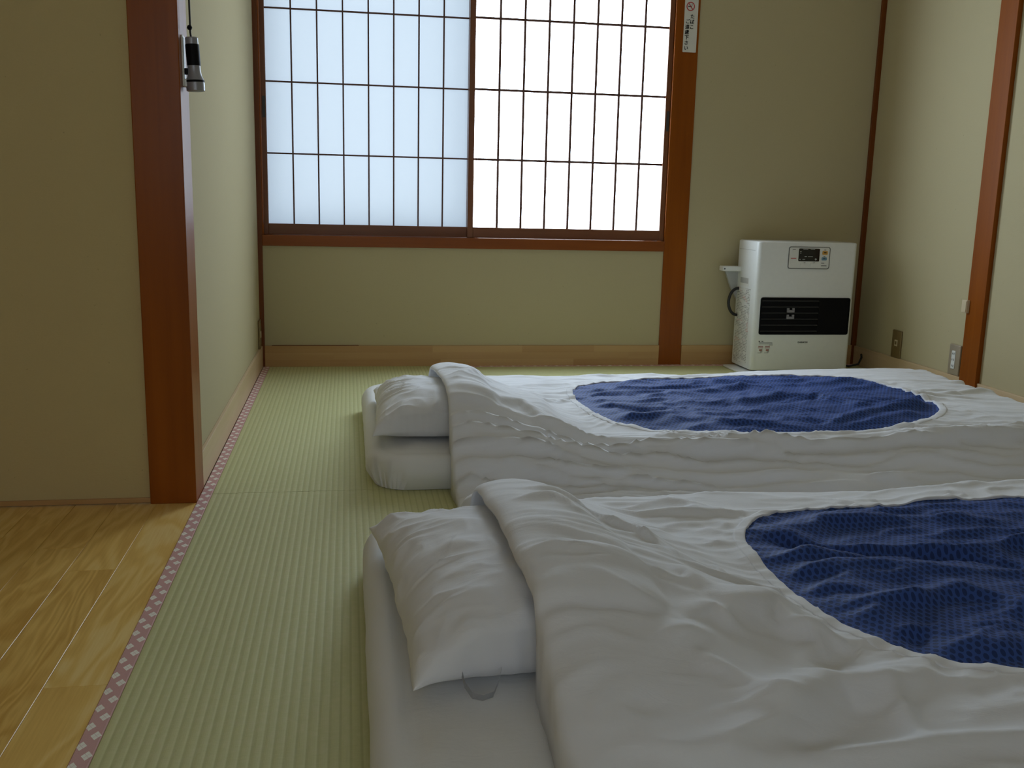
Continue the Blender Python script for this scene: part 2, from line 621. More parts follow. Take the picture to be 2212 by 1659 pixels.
def make_mat(x0, x1, y0, y1, along, heri=(True, True)):
    """a tatami mat with a ribbed rush surface; ribs run lengthwise"""
    HW = 0.0268
    if along == 'Y':
        a0, a1, b0, b1 = x0, x1, y0, y1
    else:
        a0, a1, b0, b1 = y0, y1, x0, x1
    lo, hi = a0 + (HW if heri[0] else 0), a1 - (HW if heri[1] else 0)
    pitch = 0.0145
    prof = [(a0 + 0.001, -0.05), (a0 + 0.001, -0.004), (lo, -0.0018)]
    u = lo
    while u < hi - pitch:
        for q in (0.10, 0.30, 0.5, 0.70, 0.90):
            prof.append((u + q * pitch, -0.0009 * abs(2 * q - 1) ** 2.2))
        u += pitch
    prof += [(hi, -0.0018), (a1 - 0.001, -0.004), (a1 - 0.001, -0.05)]
    verts, faces = [], []
    for a, z in prof:
        for b in (b0 + 0.0008, b1 - 0.0008):
            verts.append((a, b, z) if along == 'Y' else (b, a, z))
    # phase of the darker groove colour follows the ribs
    for i in range(len(prof) - 1):
        f = (2 * i, 2 * i + 1, 2 * i + 3, 2 * i + 2)
        faces.append(f if along == 'X' else f[::-1])
    n = len(prof)
    faces.append(tuple(range(0, 2 * n, 2)))
    faces.append(tuple(range(1, 2 * n, 2)))
    me = bpy.data.meshes.new('tatami_mat')
    me.from_pydata(verts, [], faces)
    mo = bpy.data.objects.new('tatami_mat', me)
    C.objects.link(mo)
    # object origin on the first groove so that colour and relief agree
    org = Vector((lo, b0, 0)) if along == 'Y' else Vector((b0, lo, 0))
    # groove of the sine sits at -pi/2
    org2 = org + (Vector((pitch * 0.25, 0, 0)) if along == 'Y' else Vector((0, pitch * 0.25, 0)))
    me.transform(Matrix.Translation(-org2))
    mo.location = org2 - floor.location
    mo.parent = floor
    me.materials.append(M['tatami_y' if along == 'Y' else 'tatami_x'])
    for k, on in enumerate(heri):
        if not on:
            continue
        c0, c1 = (a0, a0 + HW) if k == 0 else (a1 - HW, a1)
        bm = bmesh.new()
        uvl = bm.loops.layers.uv.new('UVMap')
        cs = [(c0, -0.04, 0.0), (c0 + 0.0002, -0.0006, 0.0), (c0 + 0.0015, 0.0006, 0.0015), (c1 - 0.0015, 0.0006, HW - 0.0015), (c1 - 0.0002, -0.0006, HW), (c1, -0.0018, HW)]
        rows = []
        for b in (b0 + 0.0004, b1 - 0.0004):
            rows.append([(bm.verts.new((a, b, z) if along == 'Y' else (b, a, z)), u_, b) for a, z, u_ in cs])
        for i in range(len(cs) - 1):
            q = [rows[0][i], rows[0][i + 1], rows[1][i + 1], rows[1][i]]
            f = bm.faces.new([w[0] for w in q])
            for lp, w in zip(f.loops, q):
                lp[uvl].uv = (w[1] if k == 0 else HW - w[1], w[2])
        bmesh.ops.recalc_face_normals(bm, faces=bm.faces)
        from_bm('border', bm, 'heri', mo)
    return mo


SEAM = 2.3725
make_mat(0.0, 0.905, SEAM, YB, 'Y')
make_mat(0.0, 0.905, 0.56, SEAM, 'Y')
make_mat(0.0, 0.905, Y_REAR, 0.56, 'Y')
make_mat(0.905, XR, 3.28, YB, 'X')
make_mat(0.905, XR, SEAM, 3.28, 'X')
make_mat(0.905, XR, 1.466, SEAM, 'X')
make_mat(0.905, XR, 0.56, 1.466, 'X')
make_mat(0.905, XR, Y_REAR, 0.56, 'X')

# oak planks of the entry floor
PW = 0.0916
rnd = random.Random(3)
fixed = {0: [1.422], 1: [1.894]}
for i in range(16):
    xa, xb = -(i + 1) * PW, -i * PW
    cuts = [Y_REAR] + sorted(fixed.get(i, [])) + [YF + 0.03]
    if i > 1:
        c = Y_REAR + rnd.uniform(0.3, 0.9)
        cuts = [Y_REAR]
        while c < YF - 0.15:
            cuts.append(c)
            c += rnd.uniform(0.8, 1.3)
        cuts.append(YF + 0.03)
    else:
        cuts = sorted(set(cuts + [c - 0.95 for c in fixed[i] if c - 0.95 > Y_REAR]))
    for c0, c1 in zip(cuts, cuts[1:]):
        box('plank', xa + 0.0002, xb - 0.0002, c0 + 0.0002, c1 - 0.0002, -0.05, -0.002 + (0.0002 * rnd.random()), 'plank', floor, bev=0.0006, seg=1)

# walls
WIN_X0, WIN_X1 = 0.010, 1.748
WIN_Z0, WIN_Z1 = 0.512, 1.835
wall_back = tag(boxes('wall_back', [
    (-0.16, XR + 0.12, YB, YB + 0.10, -0.06, WIN_Z0 + 0.01),
    (WIN_X1 + 0.06, XR + 0.12, YB, YB + 0.10, WIN_Z0 + 0.01, Z_CEIL),
    (-0.16, WIN_X0 - 0.012, YB, YB + 0.10, WIN_Z0 + 0.01, Z_CEIL),
    (WIN_X0 - 0.012, WIN_X1 + 0.06, YB, YB + 0.10, WIN_Z1, Z_CEIL)], 'wall'),
    'beige plaster wall around and below the paper-screened window', 'wall', kind='structure')
wall_left = tag(box('wall_left', -0.10, -0.010, YF + 0.09, YB + 0.1, -0.06, Z_CEIL, 'wall'),
                'pale plaster wall running from the dark post to the window', 'wall', kind='structure')
wall_front = tag(box('wall_front_left', X_ENTRY, -0.09, YF, YF + 0.09, 0.012, Z_CEIL, 'wall_dim'),
                 'shaded plaster wall above the oak planks', 'wall', kind='structure')
tag(box('wall_right', XR, XR + 0.12, Y_REAR, YB + 0.1, -0.06, Z_CEIL, 'wall'),
    'beige plaster wall with two socket plates beside the heater', 'wall', kind='structure')
tag(boxes('wall_rear', [(X_ENTRY - 0.1, XR + 0.12, Y_REAR - 0.1, Y_REAR, -0.06, W2_Z0 - 0.02), (X_ENTRY - 0.1, XR + 0.12, Y_REAR - 0.1, Y_REAR, W2_Z1 + 0.02, Z_CEIL),
                        (X_ENTRY - 0.1, W2_X0 - 0.02, Y_REAR - 0.1, Y_REAR, W2_Z0 - 0.02, W2_Z1 + 0.02), (W2_X1 + 0.02, XR + 0.12, Y_REAR - 0.1, Y_REAR, W2_Z0 - 0.02, W2_Z1 + 0.02)], 'wall'),
    'plaster wall behind the viewpoint', 'wall', kind='structure')
tag(box('wall_entry', X_ENTRY - 0.1, X_ENTRY, Y_REAR, YF + 0.09, -0.06, Z_CEIL, 'wall_dim'),
    'plaster wall at the far side of the plank floor', 'wall', kind='structure')
tag(box('ceiling', X_ENTRY - 0.1, XR + 0.12, Y_REAR - 0.1, YB + 0.1, Z_CEIL, Z_CEIL + 0.05, 'ceil'),
    'boarded wooden ceiling above the room', 'ceiling', kind='structure')

# timber posts and trims
tag(box('trim_1', -0.1055, 0.0, 2.306, 2.4255, -0.002, Z_CEIL, 'post', bev=0.002),
    'dark varnished post standing where the planks meet the tatami', 'post', kind='structure')
tag(box('trim_2', 1.7480, 1.8545, YB - 0.006, YB + 0.10, 0.0, Z_CEIL, 'post', bev=0.002),
    'brown varnished post right of the window carrying the sign', 'post', kind='structure')
tag(box('trim_3', XR - 0.018, XR + 0.05, 3.255, 3.355, 0.0, Z_CEIL, 'post', bev=0.0015),
    'brown varnished post on the right wall by the socket plate', 'post', kind='structure')
tag(box('trim_4', XR - 0.021, XR + 0.002, YB - 0.014, YB + 0.01, 0.0, Z_CEIL, 'corner', bev=0.001),
    'thin dark corner strip behind the heater', 'trim', kind='structure')
tag(box('trim_5', -0.012, 0.0085, YB - 0.010, YB + 0.01, 0.0, Z_CEIL, 'corner', bev=0.001),
    'thin dark corner strip left of the window', 'trim', kind='structure')
tag(box('trim_6', X_ENTRY, -0.1055, YF - 0.006, YF + 0.02, 0.0, 0.012, 'base_x', bev=0.001),
    'thin wooden strip along the foot of the shaded wall', 'trim', kind='structure')
# dark strip drawn in for a hairline crack above the back baseboard
tag(box('trim_7', 0.038, 0.402, YB - 0.0112, YB, 0.0905, 0.0925, 'corner'),
    'narrow dark edge strip on top of the back baseboard near the corner', 'trim', kind='structure')

# baseboards: the back one is glued up from short staves
bb = empty('baseboard_back', (0, YB, 0), 'pale glued-stave baseboard under the window', 'baseboard', kind='structure')
r3 = random.Random(11)
for (xa, xb) in ((0.0085, 1.748), (1.8545, XR - 0.002)):
    for row in range(3):
        x = xa
        first = True
        while x < xb - 1e-4:
            ln = r3.uniform(0.12, 0.45) if first else r3.uniform(0.30, 0.62)
            first = False
            x2 = min(xb, x + ln)
            if xb - x2 < 0.08:
                x2 = xb
            box('stave', x + 0.0001, x2 - 0.0001, YB - 0.010 - 0.0001 * row, YB, row * 0.0301, row * 0.0301 + 0.0300, 'base_x', bb)
            x = x2
bl = empty('baseboard_left', (0, 3.3, 0), 'pale baseboard along the wall beside the pink mat border', 'baseboard', kind='structure')
box('board', -0.010, -0.0005, 2.4255, YB - 0.01, 0.0, 0.090, 'base_y', bl, bev=0.0015)
br = empty('baseboard_right', (XR, 3.5, 0), 'pale baseboard along the right wall under the socket plates', 'baseboard', kind='structure')
box('board', XR - 0.010, XR, 3.355, YB - 0.014, 0.0, 0.088, 'base_y', br, bev=0.0015)
box('board', XR - 0.010, XR, Y_REAR, 3.255, 0.0, 0.084, 'base_y', br, bev=0.0015)

# ------------------------------------------------------------------ window and shoji
win = empty('window_1', (0.88, YB, WIN_Z0), 'wide window opening with varnished wooden sill and frame', 'window', kind='structure')
box('window_sill', WIN_X0 - 0.002, WIN_X1, YB - 0.012, YB + 0.10, WIN_Z0, 0.5565, 'sill', win, bev=0.002)
box('window_lintel', WIN_X0 - 0.002, WIN_X1, YB - 0.008, YB + 0.10, 1.787, WIN_Z1, 'sill', win, bev=0.002)
box('window_jamb', -0.002, 0.0145, YB - 0.004, YB + 0.10, 0.5565, 1.787, 'post', win, bev=0.0015)
# sliding glazing outside the screens
fr = 0.045
for k, (xa, xb, yy) in enumerate(((0.01, 0.93, YB + 0.135), (0.83, 1.748, YB + 0.165))):
    boxes('sash_frame', [(xa, xa + fr, yy, yy + 0.025, 0.55, 1.80), (xb - fr, xb, yy, yy + 0.025, 0.55, 1.80),
                         (xa, xb, yy, yy + 0.025, 0.55, 0.62), (xa, xb, yy, yy + 0.025, 1.75, 1.80)], 'aluminium', win)
boxes('outer_frame', [(-0.03, 0.010, YB + 0.10, YB + 0.22, 0.5, 1.85), (1.748, 1.80, YB + 0.10, YB + 0.22, 0.5, 1.85),
                      (-0.03, 1.80, YB + 0.10, YB + 0.22, 0.48, 0.55), (-0.03, 1.80, YB + 0.10, YB + 0.22, 1.80, 1.86)], 'aluminium', win)


def shoji(label, y0, x0, x1, p0, p1, pap, pull_x, rows, mw_):
    """x0..x1 screen edges, p0..p1 paper field; y0 is the face towards the room"""
    r = empty('shoji_screen', ((x0 + x1) / 2, y0 + 0.014, 0.5565), label, 'shoji screen', 'paper window screens')
    T = 0.026
    zb, zt = rows[0], rows[-1]
    box('stile', x0, p0, y0, y0 + T, 0.5585, 1.785, 'shoji_v', r, bev=0.0015)
    box('stile', p1, x1, y0, y0 + T, 0.5585, 1.785, 'shoji_v', r, bev=0.0015)
    box('rail', p0, p1, y0, y0 + T, 0.5585, zb, 'shoji_h', r, bev=0.0015)
    box('rail', p0, p1, y0, y0 + T, zt, 1.785, 'shoji_h', r, bev=0.0015)
    ncol = 8
    w = (p1 - p0) / ncol
    mv = box_mesh('muntin', mw_, 0.011, zt - zb, 'muntin_v', 0.0006)
    for k in range(1, ncol):
        shared('muntin', mv, r, (p0 + k * w, y0 + 0.0135, (zb + zt) / 2))
    mh = box_mesh('muntin', p1 - p0, 0.009, mw_, 'muntin_h', 0.0006)
    for z in rows[1:-1]:
        shared('muntin', mh, r, ((p0 + p1) / 2, y0 + 0.0135, z))
    for j in range(len(rows) - 1):
        hz = rows[j + 1] - rows[j]
        me = bpy.data.meshes.new('paper_pane')
        me.from_pydata([(-w / 2, 0, -hz / 2), (w / 2, 0, -hz / 2), (w / 2, 0, hz / 2), (-w / 2, 0, hz / 2)], [], [(0, 1, 2, 3)])
        me.materials.append(M[pap])
        for k in range(ncol):
            shared('paper_pane', me, r, (p0 + (k + 0.5) * w, y0 + 0.0195, (rows[j] + rows[j + 1]) / 2))
    extrude_xz('finger_pull', rounded_rect(pull_x, 1.075, 0.012, 0.085, 0.002, 3), y0 - 0.0012, y0 + 0.004, 'dark_grey', r)
    return r


def at(x, z, y):
    k = y / YB
    return X_CAM + (x - X_CAM) * k, H_CAM + (z - H_CAM) * k


yR, yL = YB + 0.006, YB + 0.040
rowsR = [at(0, z, yR)[1] for z in (0.6035, 0.8895, 1.1765, 1.4625, 1.745)]
rowsL = [at(0, z, yL)[1] for z in (0.6035, 0.889, 1.1735, 1.457, 1.738)]
shoji('right shoji screen of blown-out white paper beside the sign post', yR, 0.8665, 1.7475, 0.8915, at(1.7235, 0, yR)[0], 'paper_right', 1.7385, rowsR, 0.0095)
shoji('left shoji screen of pale blue shaded paper beside the corner', yL, 0.0125, 0.905, at(0.0355, 0, yL)[0], at(0.8620, 0, yL)[0], 'paper_left', 0.0235, rowsL, 0.0062)

# ------------------------------------------------------------------ added fill light, shaped as a window behind the viewpoint
YR = Y_REAR
w2 = empty('window_2', ((W2_X0 + W2_X1) / 2, YR, W2_Z0), 'frosted window in the wall behind the viewpoint', 'window', kind='structure')
boxes('window_frame', [(W2_X0 - 0.04, W2_X0, YR - 0.10, YR + 0.012, W2_Z0 - 0.04, W2_Z1 + 0.04), (W2_X1, W2_X1 + 0.04, YR - 0.10, YR + 0.012, W2_Z0 - 0.04, W2_Z1 + 0.04),
                       (W2_X0, W2_X1, YR - 0.10, YR + 0.012, W2_Z0 - 0.04, W2_Z0), (W2_X0, W2_X1, YR - 0.10, YR + 0.012, W2_Z1, W2_Z1 + 0.04)], 'sill', w2)
xm = (W2_X0 + W2_X1) / 2
box('meeting_stile', xm - 0.03, xm + 0.03, YR - 0.06, YR - 0.02, W2_Z0, W2_Z1, 'aluminium', w2)
M['frosted'] = paper('frosted_daylight_glass', *FILL_REAR)  # emissive panes added as fill, no such source in view
for xa, xb in ((W2_X0, xm - 0.03), (xm + 0.03, W2_X1)):
    box('pane', xa, xb, YR - 0.044, YR - 0.038, W2_Z0, W2_Z1, 'frosted', w2)


# ------------------------------------------------------------------ bedding
def _hash(ix, iy, seed):
    h = (ix.astype(np.int64) * 374761393 + iy.astype(np.int64) * 668265263 + seed * 1442695041) & 0xFFFFFFFF
    h = ((h ^ (h >> 13)) * 1274126177) & 0xFFFFFFFF
    return (h ^ (h >> 16)) & 0xFFFFFFFF


def perlin(x, y, seed=0):
    x0, y0 = np.floor(x), np.floor(y)
    fx, fy = x - x0, y - y0
    ux, uy = fx * fx * fx * (fx * (fx * 6 - 15) + 10), fy * fy * fy * (fy * (fy * 6 - 15) + 10)

    def g(ox, oy):
        a = _hash(x0 + ox, y0 + oy, seed) / 4294967296.0 * 2 * np.pi
        return np.cos(a) * (fx - ox) + np.sin(a) * (fy - oy)
    return (g(0, 0) * (1 - ux) + g(1, 0) * ux) * (1 - uy) + (g(0, 1) * (1 - ux) + g(1, 1) * ux) * uy


def fbm(x, y, seed=0, o=3):
    s, a, t = 0, 1.0, 0
    for k in range(o):
        s = s + a * perlin(x * 2 ** k, y * 2 ** k, seed + 17 * k)
        t += a
        a *= 0.5
    return s / t * 1.5


def ridged(x, y, seed=0, k=2.0):
    return (1 - np.abs(perlin(x, y, seed)) * 1.7).clip(0, 1) ** k - 0.42


def smooth(a, e0, e1):
    t = ((a - e0) / (e1 - e0)).clip(0, 1)
    return t * t * (3 - 2 * t)


def sd_rrect(X, Y, x0, x1, y0, y1, r):
    """distance inside a rounded rectangle, positive inside"""
    qx = np.abs(X - (x0 + x1) / 2) - ((x1 - x0) / 2 - r)
    qy = np.abs(Y - (y0 + y1) / 2) - ((y1 - y0) / 2 - r)
    return -(np.sqrt(np.maximum(qx, 0) ** 2 + np.maximum(qy, 0) ** 2) + np.minimum(np.maximum(qx, qy), 0) - r)


def poly_fold(X, Y, pts, amp, w_far, w_near, z=None):
    """ridge (amp>0) or groove (amp<0) along a polyline, its two flanks of unlike width; tapered ends"""
    best = np.full(X.shape, 1e9)
    sgn = np.zeros(X.shape)
    par = np.zeros(X.shape)
    L = [0]
    for a, b in zip(pts, pts[1:]):
        L.append(L[-1] + math.hypot(b[0] - a[0], b[1] - a[1]))
    for i, (a, b) in enumerate(zip(pts, pts[1:])):
        ex, ey = b[0] - a[0], b[1] - a[1]
        l2 = ex * ex + ey * ey
        t = (((X - a[0]) * ex + (Y - a[1]) * ey) / l2).clip(0, 1)
        dx, dy = X - a[0] - t * ex, Y - a[1] - t * ey
        d = np.hypot(dx, dy)
        m = d < best
        best = np.where(m, d, best)
        sgn = np.where(m, ex * dy - ey * dx, sgn)
        par = np.where(m, (L[i] + t * math.sqrt(l2)) / L[-1], par)
    w = np.where(sgn > 0, w_far, w_near)
    tap = np.sin(np.pi * (par * 0.86 + 0.07)) ** 0.6
    return amp * tap * np.exp(-(best / w) ** 2)


def blur(Z, n):
    for _ in range(n):
        P = np.pad(Z, 1, mode='edge')
        Z = (P[:-2, 1:-1] + P[2:, 1:-1] + P[1:-1, :-2] + P[1:-1, 2:] + 2 * Z) / 6
    return Z


def drape(Hm, dx, slope, n):
    Z = Hm.copy()
    for _ in range(n):
        P = np.pad(Z, 1, mode='edge')
        Z = np.maximum.reduce([Z, P[:-2, 1:-1] - slope * dx, P[2:, 1:-1] - slope * dx, P[1:-1, :-2] - slope * dx, P[1:-1, 2:] - slope * dx,
                               P[:-2, :-2] - slope * dx * 1.414, P[2:, 2:] - slope * dx * 1.414, P[:-2, 2:] - slope * dx * 1.414, P[2:, :-2] - slope * dx * 1.414])
    return Z


def grid_faces(nx, ny, keep=None):
    i, j = np.meshgrid(np.arange(nx - 1), np.arange(ny - 1), indexing='ij')
    a = i * ny + j
    q = np.stack([a, a + ny, a + ny + 1, a + 1], -1).reshape(-1, 4)
    if keep is not None:
        q = q[keep.reshape(-1)]
    return q


def mesh_np(name, verts, faces, mat, parent):
    used = np.unique(faces)
    remap = np.full(len(verts), -1)
    remap[used] = np.arange(len(used))
    me = bpy.data.meshes.new(name)
    me.from_pydata(verts[used].tolist(), [], remap[faces].tolist())
    me.shade_smooth()
    return link_mesh(name, me, mat, parent)


MAT_H = 0.088


def mattress_height(X, Y, box4, seed=1):
    d = sd_rrect(X, Y, *box4, 0.10)
    r = 0.038
    t = (d / r).clip(0, 1)
    return MAT_H * (1 - (1 - t) ** 4.2) ** (1 / 3.0) + 0.012 * smooth(d, 0.0, 0.35)


def make_mattress(box4, label, seed):
    x0, x1, y0, y1 = box4
    r = empty('mattress', ((x0 + x1) / 2, (y0 + y1) / 2, 0), label, 'futon mattress', 'white futon mattresses on the tatami')
    edge = np.array([0, .0006, .002, .004, .007, .011, .016, .022, .029, .037, .046])

    def axis(a, b, step):
        n = int((b - a - 0.12) / step)
        return np.concatenate([a + edge, np.linspace(a + 0.058, b - 0.058, n), b - edge[::-1]])
    xs, ys = axis(x0, x1, 0.012), axis(y0, y1, 0.012)
    X, Y = np.meshgrid(xs, ys, indexing='ij')
    d = sd_rrect(X, Y, x0, x1, y0, y1, 0.10)
    # pull points outside the rounded corners back onto the outline
    cxm = np.clip(X, x0 + 0.10, x1 - 0.10)
    cym = np.clip(Y, y0 + 0.10, y1 - 0.10)
    vx, vy = X - cxm, Y - cym
    ln = np.hypot(vx, vy)
    k = np.where((ln > 0.10) & (d < 0), 0.10 / np.maximum(ln, 1e-9), 1.0)
    X, Y = cxm + vx * k, cym + vy * k
    d = sd_rrect(X, Y, x0, x1, y0, y1, 0.10).clip(0)
    Z = mattress_height(X, Y, box4)
    top = smooth(d, 0.0, 0.06)
    calm = 1 - 0.8 * (1 - smooth(X, x0 + 0.30, x0 + 0.40)) * smooth(X, x0 + 0.005, x0 + 0.05) * (1 - smooth(np.abs(Y - (y0 + y1) / 2 - 0.0), 0.30, 0.36))
    calm = calm * (1 - smooth(X, x0 + 0.150, x0 + 0.185))
    Z = Z + calm * top * (0.004 * fbm(X * 5, Y * 5, seed) + 0.0080 * ridged(X * 5 + 0.8 * fbm(X * 3, Y * 3, seed + 9), Y * 2.5, seed + 4, 3) + 0.0035 * ridged(X * 11 + Y * 6, Y * 5 - X * 3, seed + 14, 3))
    Z = Z - 0.0055 * np.exp(-((d - 0.042) / 0.008) ** 2) * (0.7 + 0.8 * fbm(X * 8, Y * 8, seed + 2)).clip(0)
    # sides bulge out over their foot
    zz = (Z / MAT_H).clip(0, 1)
    side = 1 - smooth(d, 0.0, 0.05)
    out = (0.016 * np.sin(np.pi * (zz ** 0.8)) + 0.006 * fbm(X * 7, Y * 7, seed + 5) * zz) * side - 0.012 * (1 - zz) * side
    nx_ = np.where(np.abs(vx) + np.abs(vy) > 1e-9, vx, 0)
    ny_ = np.where(np.abs(vx) + np.abs(vy) > 1e-9, vy, 0)
    nl = np.maximum(np.hypot(nx_, ny_), 1e-9)
    X, Y = X + nx_ / nl * out, Y + ny_ / nl * out
    V = np.stack([X, Y, Z + 0.001], -1).reshape(-1, 3)
    mesh_np('mattress_cover', V, grid_faces(*X.shape), 'cotton2', r)
    return r


def pillow_shape(u, v):
    pu = np.where(u < 0, 2.5, 2.9)
    pv = np.where(v < 0, 4.6, 3.4)
    return np.sqrt(np.clip((1 - np.abs(u) ** pu) * (1 - np.abs(v) ** pv), 0, 1)) * (1.0 + 0.28 * np.clip(-v, -0.5, 1))


class Pillow:
    """v = -1 is the plump end towards the viewer, v = +1 the slack far end"""

    def __init__(s, cx, cy, a, b, rot, zb, T, seed):
        s.cx, s.cy, s.a, s.b, s.rot, s.zb, s.T, s.seed = cx, cy, a, b, rot, zb, T, seed

    def height(s, X, Y):
        c, n = math.cos(s.rot), math.sin(s.rot)
        u = ((X - s.cx) * c + (Y - s.cy) * n) / s.a
        v = (-(X - s.cx) * n + (Y - s.cy) * c) / s.b
        return np.where((np.abs(u) < 1.0) & (np.abs(v) < 1.0), s.zb + 0.020 + 0.026 * np.exp(-((v + 1) / 0.16) ** 2) * (1 - np.abs(u.clip(-1, 1)) ** 2.5) + s.T * pillow_shape(u.clip(-1, 1), v.clip(-1, 1)), 0)

    def build(s, label):
        nu, nv = 120, 190
        th = np.linspace(-1, 1, nu)
        tv = np.linspace(-1, 1, nv)
        u1 = np.sin(th * np.pi / 2) * 0.65 + th * 0.35
        v1 = np.sin(tv * np.pi / 2) * 0.65 + tv * 0.35
        U, V = np.meshgrid(u1, v1, indexing='ij')
        prof = pillow_shape(U, V)
        c, n = math.cos(s.rot), math.sin(s.rot)
        e = np.maximum(np.abs(U), np.abs(V))
        rimf = 1 - smooth(e, 0.955, 1.0)
        sd = s.seed
        wv = V + 0.10 * fbm(U * 1.5, V * 2.0, sd + 8)
        wu = U + 0.20 * fbm(U * 1.5, V * 2.0, sd + 18)
        mask = smooth(fbm(U * 0.5, V * 1.6, sd + 40), -0.30, 0.25)
        left = np.exp(-((U + 0.82) / 0.42) ** 2) + 0.5 * np.exp(-((U - 0.85) / 0.35) ** 2)
        wr = 0.0175 * ridged(wu * 0.6 + 5, wv * 5.0, sd + 1, 3.0) * left * (0.35 + 0.65 * mask)
        wr = wr + 0.0045 * ridged(wu * 0.8, wv * 8.0, sd + 5, 3.0) * left * mask
        endm = np.exp(-((V + 0.93) / 0.10) ** 2)
        wr = wr + 0.0085 * ridged(wu * 2.2, wv * 1.5, sd + 6, 2.0) * endm
        wr = wr + 0.0090 * fbm(U * 1.1, V * 1.7, sd + 2)
        wr = wr + 0.0030 * ridged(wu * 1.6 + wv * 1.2, wv * 2.6 - wu, sd + 21, 3)
        # slack creases at the far corners
        far = smooth(V, 0.45, 0.95)
        wr = wr + 0.0085 * ridged(wu * 2.4 + wv * 2.2, wv * 0.8, sd + 25, 2.0) * far
        wr = wr * (1 - smooth(U, -0.06, 0.10))      # smooth where the duvet lies on it
        seam = 0.012 + 0.006 * fbm(U * 2, V * 2.5, sd + 30) + 0.026 * np.exp(-((V + 1) / 0.16) ** 2) * (1 - np.abs(U) ** 2.5)
        zt = s.zb + seam * (1 - 0.5 * prof) + s.T * prof + wr * np.minimum(prof * 3, 1) * rimf
        zl = s.zb + seam - (seam - 0.001) * np.clip(prof * 1.7, 0, 1) ** 0.8

        def place(z, top):
            ear = np.abs(U) ** 4 * np.abs(V) ** 4 * np.where((U < 0) & (V > 0), 0.4, 1.0)
            x = s.a * U * (0.94 + 0.03 * np.abs(V) ** 2 + 0.05 * ear)
            y = s.b * V * (0.955 + 0.02 * np.abs(U) ** 2 + 0.045 * ear)
            x = x + 0.007 * fbm(U * 1.5, V * 2.4, sd + 3) * np.abs(U) ** 2
            y = y + 0.006 * fbm(U * 2.4, V * 1.5, sd + 4) * np.abs(V) ** 2
            if top:     # the plump end bellies out
                y = y - 0.010 * np.exp(-((V + 0.90) / 0.14) ** 2) * (1 - U ** 2) * (1 - smooth(-V, 0.97, 1.0))
            return np.stack([s.cx + x * c - y * n, s.cy + x * n + y * c, z], -1)
        vt = place(zt, True).reshape(-1, 3)
        vl = place(zl, False).reshape(-1, 3)
        q = grid_faces(nu, nv)
        r = empty('pillow', (s.cx, s.cy, s.zb), label, 'pillow', 'white pillows at the head of the futons')
        faces = np.concatenate([q, (q + nu * nv)[:, ::-1]])
        me = bpy.data.meshes.new('pillowcase')
        me.from_pydata(np.concatenate([vt, vl]).tolist(), [], faces.tolist())
        bm = bmesh.new()
        bm.from_mesh(me)
        bmesh.ops.remove_doubles(bm, verts=bm.verts, dist=0.0003)
        bm.to_mesh(me)
        bm.free()
        me.shade_smooth()
        link_mesh('pillowcase', me, 'cotton', r)
        return r


NEAR_M = (0.392, 2.45, 0.885, 1.905)
FAR_M = (0.410, 2.50, 2.345, 3.345)
make_mattress(NEAR_M, 'thick white futon mattress lying nearest the viewer', 21)
make_mattress(FAR_M, 'thick white futon mattress lying under the window', 43)
PIL_N = Pillow(0.590, 1.448, 0.172, 0.306, math.radians(4.5), 0.1090, 0.094, 5)
PIL_F = Pillow(0.590, 2.750, 0.162, 0.302, math.radians(-1.0), 0.1080, 0.092, 9)
pn = PIL_N.build('creased white pillow with tie strap on the nearer futon')
pf = PIL_F.build('plump white pillow on the futon by the window')

# the tie strap hanging from the near end of the nearer pillow
sb = bmesh.new()
pts = [(0.500, 1.150, 0.128), (0.504, 1.134, 0.114), (0.512, 1.120, 0.1062), (0.525, 1.114, 0.1056), (0.539, 1.120, 0.1065), (0.549, 1.138, 0.116), (0.554, 1.152, 0.126)]
vv = []
for (x, y, z) in pts:
    vv.append((sb.verts.new((x, y, z)), sb.verts.new((x + 0.0005, y - 0.0025, z + 0.0095))))
for (a, b), (c, d) in zip(vv, vv[1:]):
    sb.faces.new((a, c, d, b))
bmesh.ops.solidify(sb, geom=sb.faces[:], thickness=0.0012)
st = from_bm('tie_strap', sb, 'cotton', pn, smooth=True)
st['label'] = 'thin white tie loop'

